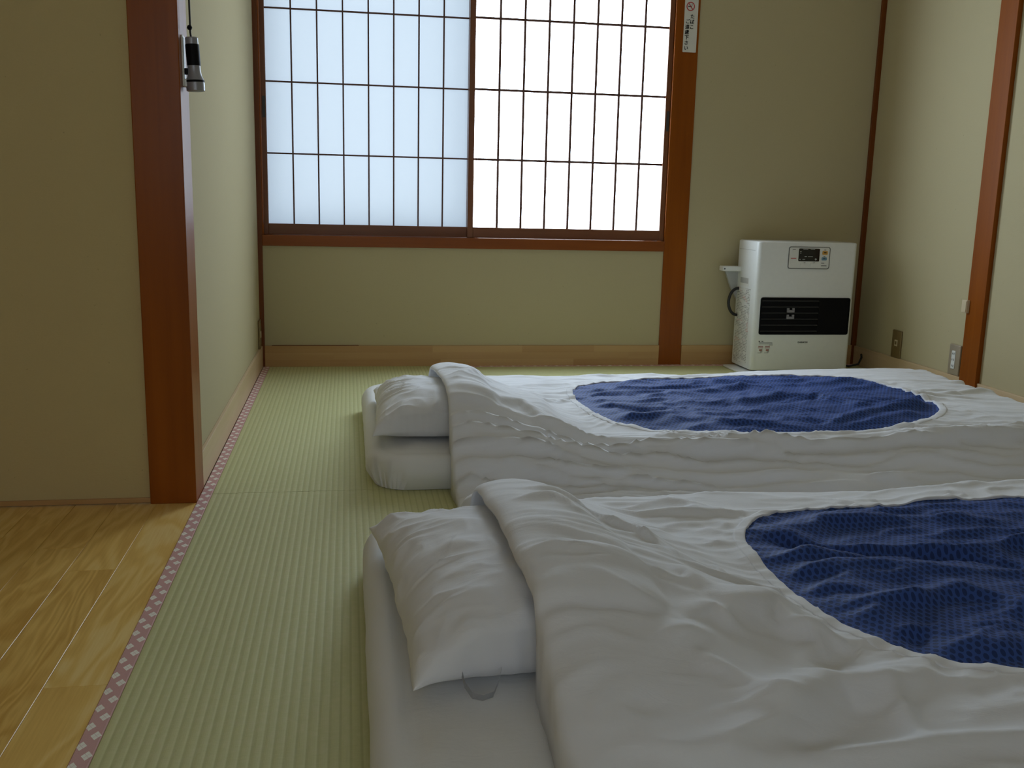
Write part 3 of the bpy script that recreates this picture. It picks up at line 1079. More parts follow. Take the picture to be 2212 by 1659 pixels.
FAR_FOLDS = {
    'F1': ([(0.629, 2.493), (0.732, 2.476), (0.820, 2.533), (0.860, 2.442), (0.922, 2.417), (1.019, 2.415)], 0.010, 0.030, 0.016),
    'F2': ([(0.604, 2.325), (0.666, 2.325), (0.752, 2.310), (0.867, 2.297), (0.991, 2.301), (1.211, 2.298)], 0.016, 0.034, 0.014),
    'F3': ([(0.618, 2.272), (0.692, 2.272), (0.777, 2.262), (0.861, 2.250), (0.976, 2.225)], 0.012, 0.022, 0.012),
    'F4': ([(0.600, 2.215), (0.656, 2.220), (0.727, 2.224)], 0.008, 0.012, 0.010),
    'F5': ([(0.630, 2.232), (0.659, 2.250), (0.705, 2.262)], 0.007, 0.012, 0.009),
    'F6': ([(0.647, 2.572), (0.719, 2.743), (0.768, 2.850)], 0.008, 0.022, 0.016),
    'F8': ([(0.866, 2.258), (1.026, 2.250), (1.236, 2.222)], 0.012, 0.024, 0.013),
    'F9': ([(1.221, 2.264), (1.413, 2.246), (1.589, 2.248), (1.807, 2.209)], 0.013, 0.024, 0.013),
    'F10': ([(1.101, 2.345), (1.273, 2.345), (1.453, 2.352), (1.645, 2.360)], 0.011, 0.030, 0.018),
    'F11': ([(0.891, 2.843), (0.899, 2.665), (0.886, 2.497), (0.934, 2.426)], 0.010, 0.030, 0.045),
    'F12': ([(1.771, 2.340), (1.978, 2.343), (2.208, 2.346)], 0.010, 0.030, 0.018),
    'F13': ([(1.553, 2.296), (1.818, 2.296), (2.082, 2.282)], 0.010, 0.024, 0.014),
    'F14': ([(0.910, 2.757), (1.011, 2.864)], 0.006, 0.010, 0.008),
    'F15': ([(2.191, 2.801), (2.323, 2.838), (2.499, 2.922)], 0.006, 0.014, 0.010),
}
NEAR_FOLDS = {
    'N1': ([(0.761, 1.548), (0.811, 1.505), (0.862, 1.454), (0.870, 1.429)], 0.009, 0.028, 0.007),
    'N2': ([(0.858, 1.778), (0.919, 1.746), (1.039, 1.735), (1.157, 1.718)], 0.008, 0.022, 0.010),
    'N3': ([(0.881, 1.359), (0.950, 1.352), (1.014, 1.352)], 0.007, 0.018, 0.008),
    'N4': ([(0.863, 1.180), (0.921, 1.211), (0.967, 1.240), (0.978, 1.191)], 0.022, 0.050, 0.024),
    'N4b': ([(0.956, 1.182), (1.011, 1.176), (1.041, 1.159)], 0.012, 0.026, 0.014),
    'N4c': ([(0.957, 1.110), (1.007, 1.169)], 0.010, 0.022, 0.016),
    'N5a': ([(0.710, 0.916), (0.763, 0.924), (0.820, 0.946), (0.897, 1.003), (0.958, 1.045), (1.044, 1.061), (1.111, 1.091)], 0.020, 0.040, 0.026),
    'N5': ([(0.726, 0.902), (0.800, 0.900), (0.897, 0.904), (0.974, 0.910), (1.032, 0.923), (1.145, 0.931)], 0.016, 0.028, 0.014),
    'N6': ([(0.790, 1.060), (0.831, 1.030), (0.840, 1.015)], 0.008, 0.014, 0.012),
    'N7': ([(0.745, 1.085), (0.809, 1.110)], 0.008, 0.018, 0.014),
    'N8': ([(0.842, 1.170), (0.874, 1.148)], 0.007, 0.014, 0.010),
    'N9': ([(0.824, 1.277), (0.845, 1.278), (0.849, 1.245)], 0.009, 0.026, 0.014),
    'N10': ([(0.677, 1.588), (0.720, 1.595), (0.761, 1.557)], 0.007, 0.018, 0.012),
    'N11': ([(0.640, 1.492), (0.694, 1.509), (0.721, 1.455)], 0.009, 0.016, 0.012),
    'N12': ([(1.044, 1.061), (1.037, 1.012), (1.020, 0.949)], 0.008, 0.016, 0.016),
    'N13': ([(0.939, 1.412), (0.952, 1.376)], 0.005, 0.008, 0.008),
}
FAR_BLUE = {
    'C1': ([(1.028, 2.813), (1.094, 2.756), (1.206, 2.698), (1.346, 2.690), (1.384, 2.656)], -0.012, 0.012, 0.030),
    'C2': ([(1.073, 2.621), (1.202, 2.595), (1.279, 2.620)], 0.014, 0.030, 0.014),
    'C3': ([(1.509, 2.733), (1.691, 2.804), (1.799, 2.771), (1.872, 2.647)], 0.016, 0.035, 0.016),
    'C4': ([(1.485, 2.909), (1.640, 2.977), (1.687, 2.936)], 0.012, 0.030, 0.016),
    'C5': ([(1.612, 2.569), (1.722, 2.504), (1.910, 2.581), (2.123, 2.632)], 0.016, 0.035, 0.018),
    'C6': ([(1.896, 2.965), (2.073, 3.013), (2.116, 2.825)], 0.012, 0.028, 0.018),
    'C7': ([(1.397, 2.525), (1.519, 2.488), (1.627, 2.453)], 0.013, 0.024, 0.014),
}
NEAR_BLUE = {
    'B1': ([(1.050, 1.618), (1.139, 1.587), (1.191, 1.533), (1.249, 1.497), (1.331, 1.505), (1.429, 1.474), (1.507, 1.413)], -0.020, 0.010, 0.030),
    'B2': ([(1.047, 1.481), (1.127, 1.481), (1.194, 1.465), (1.324, 1.487)], 0.013, 0.024, 0.014),
    'B3': ([(1.027, 1.410), (1.098, 1.421), (1.239, 1.414), (1.396, 1.371)], 0.013, 0.024, 0.014),
    'B4': ([(1.027, 1.343), (1.132, 1.349), (1.217, 1.315)], 0.011, 0.020, 0.012),
    'B5': ([(1.047, 1.295), (1.132, 1.286), (1.230, 1.282), (1.314, 1.305), (1.358, 1.267), (1.374, 1.236)], 0.015, 0.028, 0.013),
    'B6': ([(1.105, 1.128), (1.133, 1.154), (1.201, 1.213)], -0.014, 0.014, 0.020),
    'B7': ([(1.158, 1.679), (1.261, 1.655), (1.461, 1.650), (1.641, 1.591)], 0.016, 0.034, 0.020),
}
NEAR_BLUE['B8'] = ([(1.30, 1.20), (1.45, 1.24), (1.65, 1.22)], 0.014, 0.03, 0.016)
NEAR_BLUE['B9'] = ([(1.15, 1.09), (1.28, 1.13), (1.40, 1.10)], 0.013, 0.03, 0.016)
NEAR_BLUE['B10'] = ([(1.55, 1.52), (1.75, 1.48), (1.95, 1.50)], 0.015, 0.03, 0.016)


def make_duvet(label, rect, mbox, pil, thick, oval, folds, blue_folds, seed, slope, xfreq, foot=0.0, pleat=0.0):
    x0, x1, y0, y1 = rect
    step = 0.006
    nx, ny = int(round((x1 - x0) / step)) + 1, int(round((y1 - y0) / step)) + 1
    xs, ys = np.linspace(x0, x1, nx), np.linspace(y0, y1, ny)
    X, Y = np.meshgrid(xs, ys, indexing='ij')
    sup = np.maximum(mattress_height(X, Y, mbox), pil.height(X, Y))
    sup = drape(sup, step, 0.0, 4)
    sup = np.where(sup > 0.004, sup + 0.0025, 0.0)
    mh = mattress_height(X, Y, mbox)
    ph = np.where(pil.height(X, Y) > 0, pil.height(X, Y), 0)
    base = blur(np.maximum(drape(mh, step, slope, 40), 0), 14)
    hump = blur(drape(ph, step, 0.36, 60), 30)
    hump = base + (hump - base) * smooth(np.minimum(Y - y0, y1 - Y), 0.02, 0.30)
    base = np.maximum(base, 0) + 0.5 * ((hump - base) + np.sqrt((hump - base) ** 2 + 0.012 ** 2)) - 0.001
    base = base * (0.15 + 0.85 * smooth(np.minimum(Y - y0, y1 - Y), 0.0, 0.10))
    base = np.maximum(base, sup + 0.001)
    d = sd_rrect(X, Y, x0, x1, y0, y1, 0.05).clip(0)
    t = (d / 0.055).clip(0, 1)
    edge = np.sqrt(1 - (1 - t) ** 2)
    puff = thick * edge * (0.92 + 0.35 * fbm(X * 2.3, Y * 2.3, seed))
    Z = base + 0.004 + puff + foot * smooth(X, 1.25, 2.2) * smooth(d, 0.0, 0.16)
    ocx, ocy, oa, ob, on = oval
    F = (np.abs((X - ocx) / oa) ** on + np.abs((Y - ocy) / ob) ** on) ** (1 / on)
    fold = np.zeros_like(Z)
    for pts, amp, w1, w2 in folds.values():
        fold += poly_fold(X, Y, pts, amp, w1, w2)
    # general creasing, drawn out along the length of the bed
    wx = X + 0.06 * fbm(X * 4, Y * 4, seed + 3)
    wy = Y + 0.03 * fbm(X * 4, Y * 4, seed + 4)
    gen = 0.0095 * ridged(wx * xfreq, wy * 8.0, seed + 5, 2.4)
    gen = gen + 0.0050 * ridged(wx * xfreq * 2.4 + 3, wy * 19, seed + 6, 3.0)
    gen = gen + 0.0040 * fbm(X * 6, Y * 6, seed + 7)
    amt = 0.35 + 0.95 * smooth(fbm(X * 2.6, Y * 2.6, seed + 8), -0.25, 0.35)
    fine = 0.0017 * ridged(wx * 9, wy * 44, seed + 9, 3) * smooth(fbm(X * 4, Y * 4, seed + 15), -0.1, 0.3)
    # little gathers round the stitched opening
    ang = np.arctan2((Y - ocy) / ob, (X - ocx) / oa)
    rim = np.exp(-((F - 1.0).clip(0) / 0.17))
    gath = 0.0060 * ridged(ang * 11 + 2.0 * fbm(X * 5, Y * 5, seed + 11), F * 3.0, seed + 10, 2.5) * rim * (F > 1)
    body = 0.35 + 0.65 * smooth(d, 0.0, 0.06)
    pl = pleat * ridged(wx * 0.9, (wy + 0.06 * X) * 24, seed + 50, 2.6) * smooth(Y, y0, y0 + 0.06) * (1 - smooth(Y, y0 + 0.26, y0 + 0.36)) * (1.2 - 0.6 * smooth(X, 1.0, 2.2))
    W = pl + fold * (0.55 + 0.45 * body) * 1.55 + (gen * amt + fine) * body + gath
    lift = smooth(F, 0.93, 1.03)
    Zc = Z + W * np.where(F > 1, 1.0, 1.0) + 0.003 * np.exp(-((F - 1.0) / 0.05) ** 2)
    Zc = np.maximum(Zc, sup + 0.0035)
    # hem line wanders a little
    hx = -0.010 * fbm(X * 0, Y * 5, seed + 12) * np.exp(-(X - x0) / 0.10)
    Xd = X + hx + 0.004 * fbm(X * 9, Y * 9, seed + 13)
    Yd = Y + 0.004 * fbm(X * 9, Y * 9, seed + 14)
    root = empty('duvet', ((x0 + x1) / 2, (y0 + y1) / 2, 0.0), label, 'duvet', 'duvets in white covers with a navy oval')
    # --- cover with the opening
    Fc = (F[:-1, :-1] + F[1:, :-1] + F[:-1, 1:] + F[1:, 1:]) / 4
    keep = Fc > 1.0
    sc = np.where((F < 1.0) & (F > 0.5), 1.0 / np.maximum(F, 1e-6), 1.0)
    Xs, Ys = ocx + (Xd - ocx) * sc, ocy + (Yd - ocy) * sc
    V = np.stack([Xs, Ys, Zc], -1).reshape(-1, 3)
    # underside, lying on mattress, pillow and floor; it closes the cover all round
    und = np.minimum(np.maximum(sup, 0) + 0.0012, Zc - 0.0008)
    U_ = np.stack([Xd, Yd, und], -1).reshape(-1, 3)
    ids = np.arange(nx * ny).reshape(nx, ny)
    loop = np.concatenate([ids[:, 0], ids[-1, 1:], ids[-2::-1, -1], ids[0, -2:0:-1]])
    n0 = len(V)
    nxt = np.roll(loop, -1)
    side = np.stack([loop, nxt, nxt + n0, loop + n0], -1)[:, ::-1]
    under = grid_faces(nx, ny)[:, ::-1] + n0
    cov = mesh_np('duvet_cover', np.concatenate([V, U_]), np.concatenate([grid_faces(nx, ny, keep), side, under]), 'cotton', root)
    # --- the quilt that shows through
    # blended cover height inside the opening without the big folds
    inner = Z + fold * 0.4 * lift
    bf = np.zeros_like(Z)
    for pts, amp, w1, w2 in blue_folds.values():
        bf += poly_fold(X, Y, pts, amp, w1, w2)
    qx = X + 0.07 * fbm(X * 5, Y * 5, seed + 31)
    qy = Y + 0.05 * fbm(X * 5, Y * 5, seed + 32)
    bn = 0.016 * ridged(qx * xfreq * 1.1, qy * 8, seed + 33, 1.8) + 0.0075 * ridged(qx * 7, qy * 16, seed + 34, 2.2) + 0.006 * fbm(X * 7, Y * 9, seed + 35) + 0.0014 * ridged(qx * 22, qy * 30, seed + 36, 2.5)
    inside = 1 - smooth(F, 0.86, 1.0)
    Zq = np.where(F < 1, inner + (bf + bn * 0.9 + 0.004) * inside + (Zc - inner - 0.003) * (1 - inside), Zc - 0.003)
    Zq = np.maximum(Zq, sup + 0.002)
    keepq = Fc < 1.03
    Vq = np.stack([X, Y, Zq], -1).reshape(-1, 3)
    q = mesh_np('inner_quilt', Vq, grid_faces(nx, ny, keepq), 'navy', root)
    q['label'] = 'navy dotted quilt showing through the oval opening'
    # --- stitched hem round the opening
    n = 420
    sig = []
    for k in range(n):
        a = 2 * math.pi * k / n
        ca, sa = math.cos(a), math.sin(a)
        rr = 1 / (abs(ca) ** on + abs(sa) ** on) ** (1 / on)
        sig.append((ca * rr, sa * rr))

    def zc(px, py):
        fi = min(max((px - x0) / step, 0), nx - 1.001)
        fj = min(max((py - y0) / step, 0), ny - 1.001)
        i, j = int(fi), int(fj)
        a, b = fi - i, fj - j
        return Zc[i, j] * (1 - a) * (1 - b) + Zc[i + 1, j] * a * (1 - b) + Zc[i, j + 1] * (1 - a) * b + Zc[i + 1, j + 1] * a * b
    cs = [(0.9980, -0.0030), (0.9985, 0.0006), (1.004, 0.0013), (1.030, 0.0012), (1.037, 0.0007), (1.038, -0.002)]
    bm = bmesh.new()
    loops = []
    for s, dz in cs:
        ring = []
        for (ex, ey) in sig:
            px, py = ocx + ex * oa * s, ocy + ey * ob * s
            ring.append(bm.verts.new((px, py, zc(px, py) + dz)))
        loops.append(ring)
    for r0, r1 in zip(loops, loops[1:]):
        for k in range(n):
            bm.faces.new((r0[k], r1[k], r1[(k + 1) % n], r0[(k + 1) % n]))
    bmesh.ops.recalc_face_normals(bm, faces=bm.faces)
    from_bm('opening_hem', bm, 'cotton', root, smooth=True)
    return root


make_duvet('duvet by the window, its whole navy oval in view', (0.612, 2.635, 2.136, 3.50), FAR_M, PIL_F, 0.014,
           (1.60, 2.815, 0.545, 0.390, 3.0), FAR_FOLDS, FAR_BLUE, 100, 0.60, 1.4, 0.020, 0.020)
make_duvet('duvet nearest the viewer, its navy oval cut by the picture edge', (0.590, 2.58, 0.62, 2.122), NEAR_M, PIL_N, 0.020,
           (1.60, 1.410, 0.550, 0.372, 3.0), NEAR_FOLDS, NEAR_BLUE, 200, 0.80, 2.4, 0.012, 0.0)

# ------------------------------------------------------------------ fan heater
HX0, HX1, HY0, HY1, HZ = 2.085, 2.541, 3.930, 4.140, 0.574
heat = empty('fan_heater', ((HX0 + HX1) / 2, (HY0 + HY1) / 2, 0), 'white floor-standing fan heater in the corner behind the futon', 'heater')
bm = bmesh.new()
bm_box(bm, HX0, HX1, HY0, HY1, 0.016, HZ)
ed = []
for e in bm.edges:
    a, b = e.verts
    vert = abs(a.co.z - b.co.z) > 0.1
    if vert and a.co.y < 4.0:
        ed.append((e, 0.018))
bmesh.ops.bevel(bm, geom=[e for e, _ in ed], offset=0.018, segments=5, profile=0.5, affect='EDGES')
es = [e for e in bm.edges if all(abs(v.co.z - HZ) < 1e-5 for v in e.verts)]
bmesh.ops.bevel(bm, geom=es, offset=0.007, segments=3, profile=0.5, affect='EDGES')
es = [e for e in bm.edges if all(abs(v.co.z - 0.016) < 1e-5 for v in e.verts)]
bmesh.ops.bevel(bm, geom=es, offset=0.006, segments=2, profile=0.5, affect='EDGES')
body = from_bm('body', bm, 'white_plastic', heat)
body.data.shade_smooth()
body.data.set_sharp_from_angle(angle=math.radians(38))
box('top_seam', HX0 - 0.0006, HX0 + 0.002, HY0 + 0.03, HY1 - 0.006, 0.5335, 0.5350, 'pale_grey', body)
box('base_plate', HX0 - 0.045, HX1 + 0.018, HY0 + 0.02, HY1 - 0.01, 0.0, 0.010, 'white_plastic', heat, bev=0.003)
box('foot', HX0 + 0.02, HX1 - 0.02, HY0 + 0.03, HY1 - 0.02, 0.009, 0.018, 'dark_grey', heat)

# control panel
yp = HY0 - 0.0008
cpx, cpz, cpw, cph = 2.317, 0.5075, 0.184, 0.089
cp = extrude_xz('control_panel', rounded_rect(cpx, cpz, cpw, cph, 0.008), yp - 0.0012, HY0 + 0.001, 'white_panel', heat)
extrude_xz('panel_outline', rounded_rect(cpx, cpz, cpw + 0.006, cph + 0.006, 0.010), yp - 0.0022, HY0 + 0.001, 'mid_grey', cp,
           hole=rounded_rect(cpx, cpz, cpw + 0.0005, cph + 0.0005, 0.008))
extrude_xz('display', rounded_rect(2.3155, 0.5200, 0.096, 0.0545, 0.004), yp - 0.0020, yp, 'black_gloss', cp)


def marks(name, lst, mat, y=None):
    y = yp - 0.0026 if y is None else y
    for (x, z, w, h) in lst:
        box(name, x - w / 2, x + w / 2, y, y + 0.0012, z - h / 2, z + h / 2, mat, cp)


marks('display_mark', [(2.298, 0.5440, 0.022, 0.0022), (2.330, 0.5440, 0.020, 0.0022), (2.276, 0.5345, 0.006, 0.003), (2.276, 0.5280, 0.006, 0.0028),
                        (2.300, 0.5135, 0.010, 0.0026), (2.322, 0.5135, 0.022, 0.0018), (2.275, 0.5010, 0.005, 0.003), (2.292, 0.5010, 0.012, 0.0024)], 'pale_grey')
for nm, x, z, w, h, mt in (('button', 2.388, 0.5300, 0.024, 0.016, 'orange'), ('button', 2.386, 0.5045, 0.024, 0.013, 'blue_button'),
                           ('button', 2.294, 0.4760, 0.032, 0.016, 'white_panel'), ('button', 2.340, 0.4760, 0.032, 0.016, 'white_panel'),
                           ('button', 2.245, 0.5310, 0.022, 0.014, 'white_panel'), ('button', 2.385, 0.4780, 0.028, 0.012, 'white_panel')):
    extrude_xz(nm, rounded_rect(x, z, w, h, 0.004), yp - 0.0030, yp, mt, cp)
extrude_xz('display_cross', [(2.342, 0.502), (2.347, 0.507), (2.352, 0.502), (2.347, 0.497)], yp - 0.0028, yp - 0.001, 'pale_grey', cp)
marks('panel_print', [(2.245, 0.5425, 0.014, 0.0024), (2.387, 0.5425, 0.008, 0.0022), (2.386, 0.5140, 0.007, 0.0024), (2.297, 0.4870, 0.007, 0.0020),
                      (2.341, 0.4872, 0.006, 0.0020), (2.380, 0.4860, 0.014, 0.0024), (2.386, 0.4750, 0.025, 0.0030)], 'mid_grey', yp - 0.0036)
marks('panel_print', [(2.245, 0.5050, 0.024, 0.0030)], 'red', yp - 0.0032)
marks('button_print', [(2.388, 0.5310, 0.011, 0.004), (2.386, 0.5050, 0.010, 0.003)], 'ink', yp - 0.0038)

# warm-air grille
gx0, gx1, gz0, gz1 = 2.112, 2.5235, 0.1755, 0.3350
gr = extrude_xz('grille', rounded_rect((gx0 + gx1) / 2, (gz0 + gz1) / 2, gx1 - gx0, gz1 - gz0, 0.008), HY0 - 0.0012, HY0 + 0.001, 'black', heat)
extrude_xz('grille_rim', rounded_rect((gx0 + gx1) / 2, (gz0 + gz1) / 2, gx1 - gx0 + 0.002, gz1 - gz0 + 0.002, 0.009), HY0 - 0.0050, HY0, 'black', gr,
           hole=rounded_rect((gx0 + gx1) / 2, (gz0 + gz1) / 2, gx1 - gx0 - 0.008, gz1 - gz0 - 0.008, 0.006))
gsplit = 2.380
louv = bpy.data.meshes.new('louver')
bm = bmesh.new()
lw = gsplit - gx0 - 0.006
prof = [(0.0, 0.0), (-0.0062, 0.0010), (-0.0068, 0.0018), (-0.0062, 0.0024), (0.0, 0.0050)]
vs = [[bm.verts.new((sx * lw / 2, y, z)) for y, z in prof] for sx in (-1, 1)]
for k in range(len(prof)):
    j = (k + 1) % len(prof)
    bm.faces.new((vs[0][k], vs[0][j], vs[1][j], vs[1][k]))
bm.faces.new(vs[0][::-1])
bm.faces.new(vs[1])
bmesh.ops.recalc_face_normals(bm, faces=bm.faces)
bm.to_mesh(louv)
bm.free()
louv.materials.append(M['dark_grey'])
for k in range(6):
    shared('louver', louv, gr, ((gx0 + gsplit) / 2 + 0.001, HY0 - 0.0012, 0.1875 + k * 0.02640))
box('blank_panel', gsplit, gx1 - 0.004, HY0 - 0.0038, HY0, gz0 + 0.004, gz1 - 0.004, 'black', gr, bev=0.001)
zg = HY0 - 0.0086
for zc_ in (0.2815, 0.2535):
    bmb = bmesh.new()
    for (x, z, w, h) in ((2.249, zc_ - 0.0045, 0.034, 0.010), (2.237, zc_ + 0.004, 0.010, 0.010), (2.261, zc_ + 0.004, 0.010, 0.010)):
        bm_box(bmb, x - w / 2, x + w / 2, zg, zg + 0.006, z - h / 2, z + h / 2)
    from_bm('guide_clip', bmb, 'grey_plastic', gr)
# prints on the front
lettering('maker_lettering', 'DAINICHI', 0.0105, (2.3185, HY0 - 0.0012, 0.1372), 'mid_grey', heat, bold=0.0004)
bm = bmesh.new()
for (x, z, w, h) in ((2.118, 0.1440, 0.006, 0.006), (2.132, 0.1445, 0.008, 0.004), (2.148, 0.1385, 0.060, 0.0018), (2.148, 0.1335, 0.062, 0.0014), (2.172, 0.1290, 0.016, 0.0018)):
    bm_box(bm, x - w / 2, x + w / 2, HY0 - 0.0008, HY0 + 0.001, z - h / 2, z + h / 2)
ft = from_bm('caution_print', bm, 'mid_grey', heat)
bm = bmesh.new()
for x in (2.126, 2.157):
    for z, w, h in ((0.1225, 0.022, 0.0030), (0.1160, 0.024, 0.0026), (0.1060, 0.012, 0.008)):
        bm_box(bm, x - w / 2, x + w / 2, HY0 - 0.0008, HY0 + 0.001, z - h / 2, z + h / 2)
from_bm('caution_print', bm, 'muted_red', heat)
bm = bmesh.new()
for x in (2.126, 2.157):
    for dx, z, w, h in ((0.004, 0.1020, 0.010, 0.012), (-0.004, 0.0940, 0.018, 0.0034), (0.006, 0.1085, 0.006, 0.006)):
        bm_box(bm, x + dx - w / 2, x + dx + w / 2, HY0 - 0.0007, HY0 + 0.001, z - h / 2, z + h / 2)
from_bm('caution_pictogram', bm, 'pale_grey', heat)
# left flank: grip recess and printed warnings
bm = bmesh.new()
bm_box(bm, HX0 - 0.0005, HX0 + 0.004, 4.008, 4.106, 0.375, 0.412)
from_bm('side_label', bm, 'white_panel', heat)
box('grip_recess', HX0 - 0.0012, HX0 + 0.003, 4.015, 4.100, 0.386, 0.410, 'pale_grey', heat, bev=0.001)
box('warning_label', HX0 - 0.0008, HX0 + 0.003, 3.985, 4.125, 0.035, 0.365, 'label', heat)
# bracket, cable loop and flex behind
arm = box('wall_bracket', 2.000, 2.086, 4.100, 4.150, 0.434, 0.456, 'white_panel', heat, bev=0.004)
box('bracket_bolt', 2.004, 2.010, 4.0990, 4.104, 0.442, 0.448, 'dark_grey', arm)
extrude_xz('bracket_gusset', [(2.024, 0.436), (2.09, 0.436), (2.09, 0.30), (2.055, 0.36)], 4.135, 4.150, 'pale_grey', arm)  # grey sheet painted in for the shadow below the bracket
loop = []
for k in range(25):
    a = math.radians(95 + 170 * k / 24)
    loop.append((2.083 + 0.042 * math.cos(a), 4.115, 0.298 + 0.060 * math.sin(a)))
loop = [(2.11, 4.112, 0.356)] + loop + [(2.11, 4.118, 0.236)]
tube('cable_loop', loop, 0.0065, 'rubber', heat)
cord = [(2.50, 4.12, 0.05), (2.56, 4.10, 0.016), (2.62, 4.06, 0.010), (2.66, 4.05, 0.022), (2.678, 4.06, 0.050), (2.684, 4.075, 0.062)]
tube('power_cord', cord, 0.0048, 'rubber', heat)


# ------------------------------------------------------------------ wall plates
def plate_x(name, label, x, sgn, yc, zc_, mat, holes):
    """plate on a side wall; sgn -1: on the right wall facing the room"""
    r = empty(name, (x, yc, zc_), label, 'socket plate')
    bm = bmesh.new()
    t = 0.008
    bm_box(bm, min(x, x + sgn * t), max(x, x + sgn * t), yc - 0.035, yc + 0.035, zc_ - 0.06, zc_ + 0.06, 0.0035, 3)
    p = from_bm('plate', bm, mat, r)
    p.data.shade_smooth()
    p.data.set_sharp_from_angle(angle=math.radians(30))
    return r, x + sgn * t


r, xf = plate_x('phone_socket', 'bronze wall plate with one small jack nearest the heater', XR, -1, 3.829, 0.147, 'plate_brown', None)
bm = bmesh.new()
bm_box(bm, xf - 0.0015, xf + 0.001, 3.818, 3.840, 0.139, 0.166, 0.001)
from_bm('jack_frame', bm, 'cream', r)
box('jack_opening', xf - 0.0022, xf, 3.823, 3.835, 0.146, 0.160, 'plate_brown', r)
r, xf = plate_x('power_socket', 'taupe wall plate with a white outlet beside the post', XR, -1, 3.414, 0.148, 'plate_taupe', None)
ins = box('outlet_insert', xf - 0.002, xf + 0.001, 3.405, 3.429, 0.112, 0.184, 'white_panel', r, bev=0.003)
bm = bmesh.new()
for zc_ in (0.172, 0.148, 0.124):
    for dy, hh in ((-0.0045, 0.0085), (0.0045, 0.0070)):
        bm_box(bm, xf - 0.0026, xf, 3.417 + dy - 0.0011, 3.417 + dy + 0.0011, zc_ - hh / 2, zc_ + hh / 2)
from_bm('slots', bm, 'ink', ins)
r, xf = plate_x('aerial_socket', 'dark wall plate on the left wall in the window corner', -0.010, 1, 4.118, 0.148, 'plate_brown', None)
bm = bmesh.new()
bm_box(bm, xf - 0.001, xf + 0.002, 4.106, 4.130, 0.134, 0.162, 0.001)
from_bm('jack_frame', bm, 'cream', r)
sw = empty('door_catch', (XR - 0.018, 3.345, 0.365), 'small cream plastic catch fixed across the edge of the right post', 'catch')
box('catch_body', XR - 0.030, XR, 3.340, 3.372, 0.340, 0.390, 'cream', sw, bev=0.003)
box('catch_cap', XR - 0.032, XR - 0.028, 3.342, 3.358, 0.344, 0.386, 'cream', sw, bev=0.001)

# ------------------------------------------------------------------ no smoking sign on the post
ys = YB - 0.006
sign = empty('no_smoking_sign', (1.814, ys, 1.365), 'narrow white no-smoking sign with black characters on the window post', 'sign')
extrude_xz('sign_plate', rounded_rect(1.814, 1.478, 0.060, 0.228, 0.003, 3), ys - 0.0016, ys, 'sign', sign)
yt = ys - 0.0018
for ch, cx_, cz_ in (('た', 1.8200, 1.5108), ('ば', 1.8195, 1.4890), ('こ', 1.8190, 1.4680), ('ご', 1.8000, 1.4900), ('遠', 1.7995, 1.4680), ('慮', 1.7990, 1.4465), ('下', 1.7990, 1.4250), ('さ', 1.7985, 1.4025), ('い', 1.7985, 1.3815)):
    lettering('character', ch, 0.0195, (cx_, yt, cz_ - 0.0072), 'ink', sign, bold=0.0011)
ring = rounded_rect(1.8095, 1.5510, 0.037, 0.037, 0.0184, 8)
extrude_xz('prohibition_ring', ring, yt - 0.0006, yt + 0.0004, 'red', sign, hole=rounded_rect(1.8095, 1.5510, 0.0295, 0.0295, 0.0146, 8))
extrude_xz('prohibition_bar', [(1.7975, 1.5655), (1.8000, 1.5675), (1.8220, 1.5375), (1.8195, 1.5352)], yt - 0.0007, yt + 0.0004, 'red', sign)
extrude_xz('cigarette', [(1.7985, 1.5485), (1.7985, 1.5520), (1.8150, 1.5520), (1.8150, 1.5485)], yt - 0.0005, yt + 0.0004, 'ink', sign)
tube('smoke', [(1.814, yt, 1.5535), (1.817, yt, 1.556), (1.815, yt, 1.559), (1.818, yt, 1.562)], 0.0008, 'ink', sign, 6)

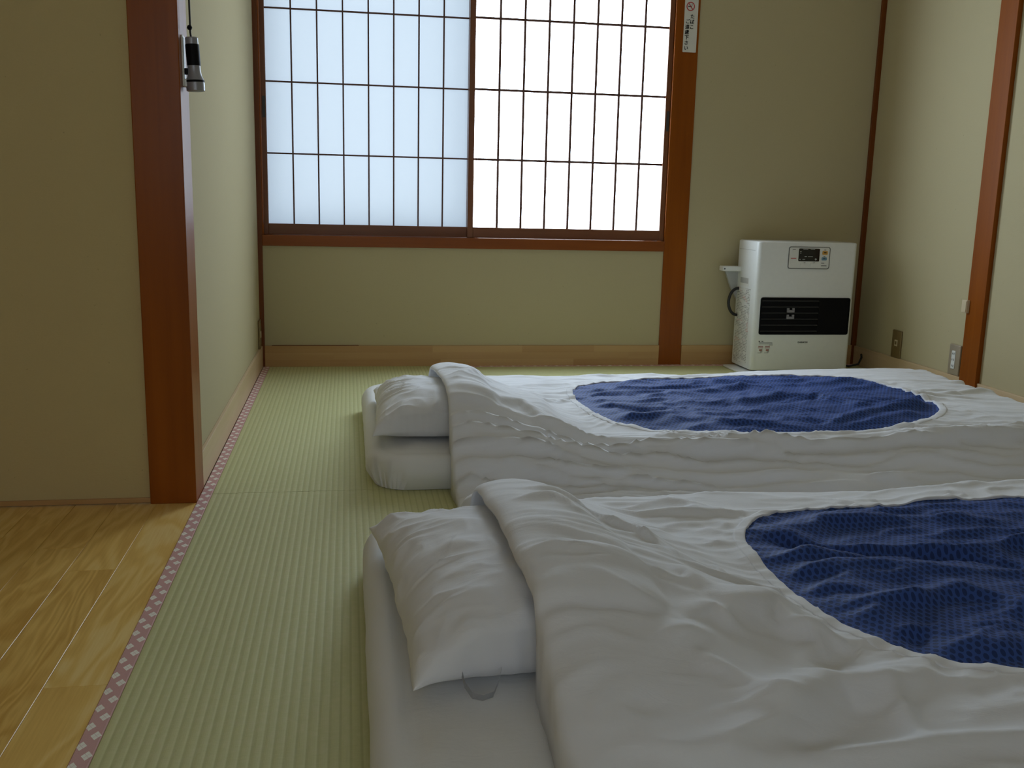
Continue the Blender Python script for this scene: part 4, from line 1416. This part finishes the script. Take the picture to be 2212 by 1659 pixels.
# ------------------------------------------------------------------ emergency torch hanging by the post
TX, TY = 0.026, 2.352
torch = empty('flashlight', (TX, TY, 0.952), 'small grey and black flashlight hanging lens-down beside the dark post', 'flashlight')
lean = (0.055, 0, -1)
lathe('tail_cap', [(0.0125, -0.008), (0.0140, -0.006), (0.0140, 0.008)], (TX - 0.0050, TY, 1.057), (0.05, 0, -1), 'silver', torch)
lathe('grip', [(0.0145, 0.0), (0.0150, 0.002), (0.0150, 0.044), (0.0145, 0.046)], (TX - 0.0045, TY, 1.050), (0.05, 0, -1), 'black', torch)
lathe('neck', [(0.0142, 0.0), (0.0142, 0.012), (0.0160, 0.022), (0.0200, 0.031)], (TX - 0.0025, TY, 1.004), (0.05, 0, -1), 'silver', torch)
lathe('head_ring', [(0.0200, 0.0), (0.0208, 0.001), (0.0208, 0.004), (0.0200, 0.005)], (TX - 0.0010, TY, 0.9730), (0.05, 0, -1), 'black', torch)
lathe('lens_head', [(0.0200, 0.0), (0.0205, 0.004), (0.0200, 0.0185), (0.0175, 0.020)], (TX - 0.0007, TY, 0.9690), (0.05, 0, -1), 'silver', torch)
box('switch', TX - 0.0215, TX - 0.0145, TY - 0.0085, TY - 0.001, 0.984, 0.998, 'black', torch, bev=0.001)
tube('cord', [(TX - 0.0060, TY, 1.064), (TX - 0.0075, TY, 1.075), (TX - 0.0075, TY + 0.001, 1.10), (TX - 0.0085, TY + 0.003, 1.25), (TX - 0.0095, TY + 0.006, 1.50), (TX - 0.010, TY + 0.008, 1.60)], 0.0022, 'rubber', torch, 8)
lathe('bead', [(0.0012, -0.0058), (0.0042, -0.0042), (0.0060, 0.0), (0.0042, 0.0042), (0.0012, 0.0058)], (TX - 0.0085, TY, 1.0855), (0, 0, 1), 'black', torch, 16)
hold = empty('flashlight_holder', (0.0, TY, 0.95), 'pale plastic holder plate fixed to the side of the dark post', 'holder')
box('back_plate', 0.0, 0.004, TY - 0.016, TY + 0.016, 0.958, 1.068, 'white_panel', hold, bev=0.0015)
box('clip', 0.0, 0.010, TY - 0.012, TY + 0.012, 0.958, 0.974, 'white_panel', hold, bev=0.0015)
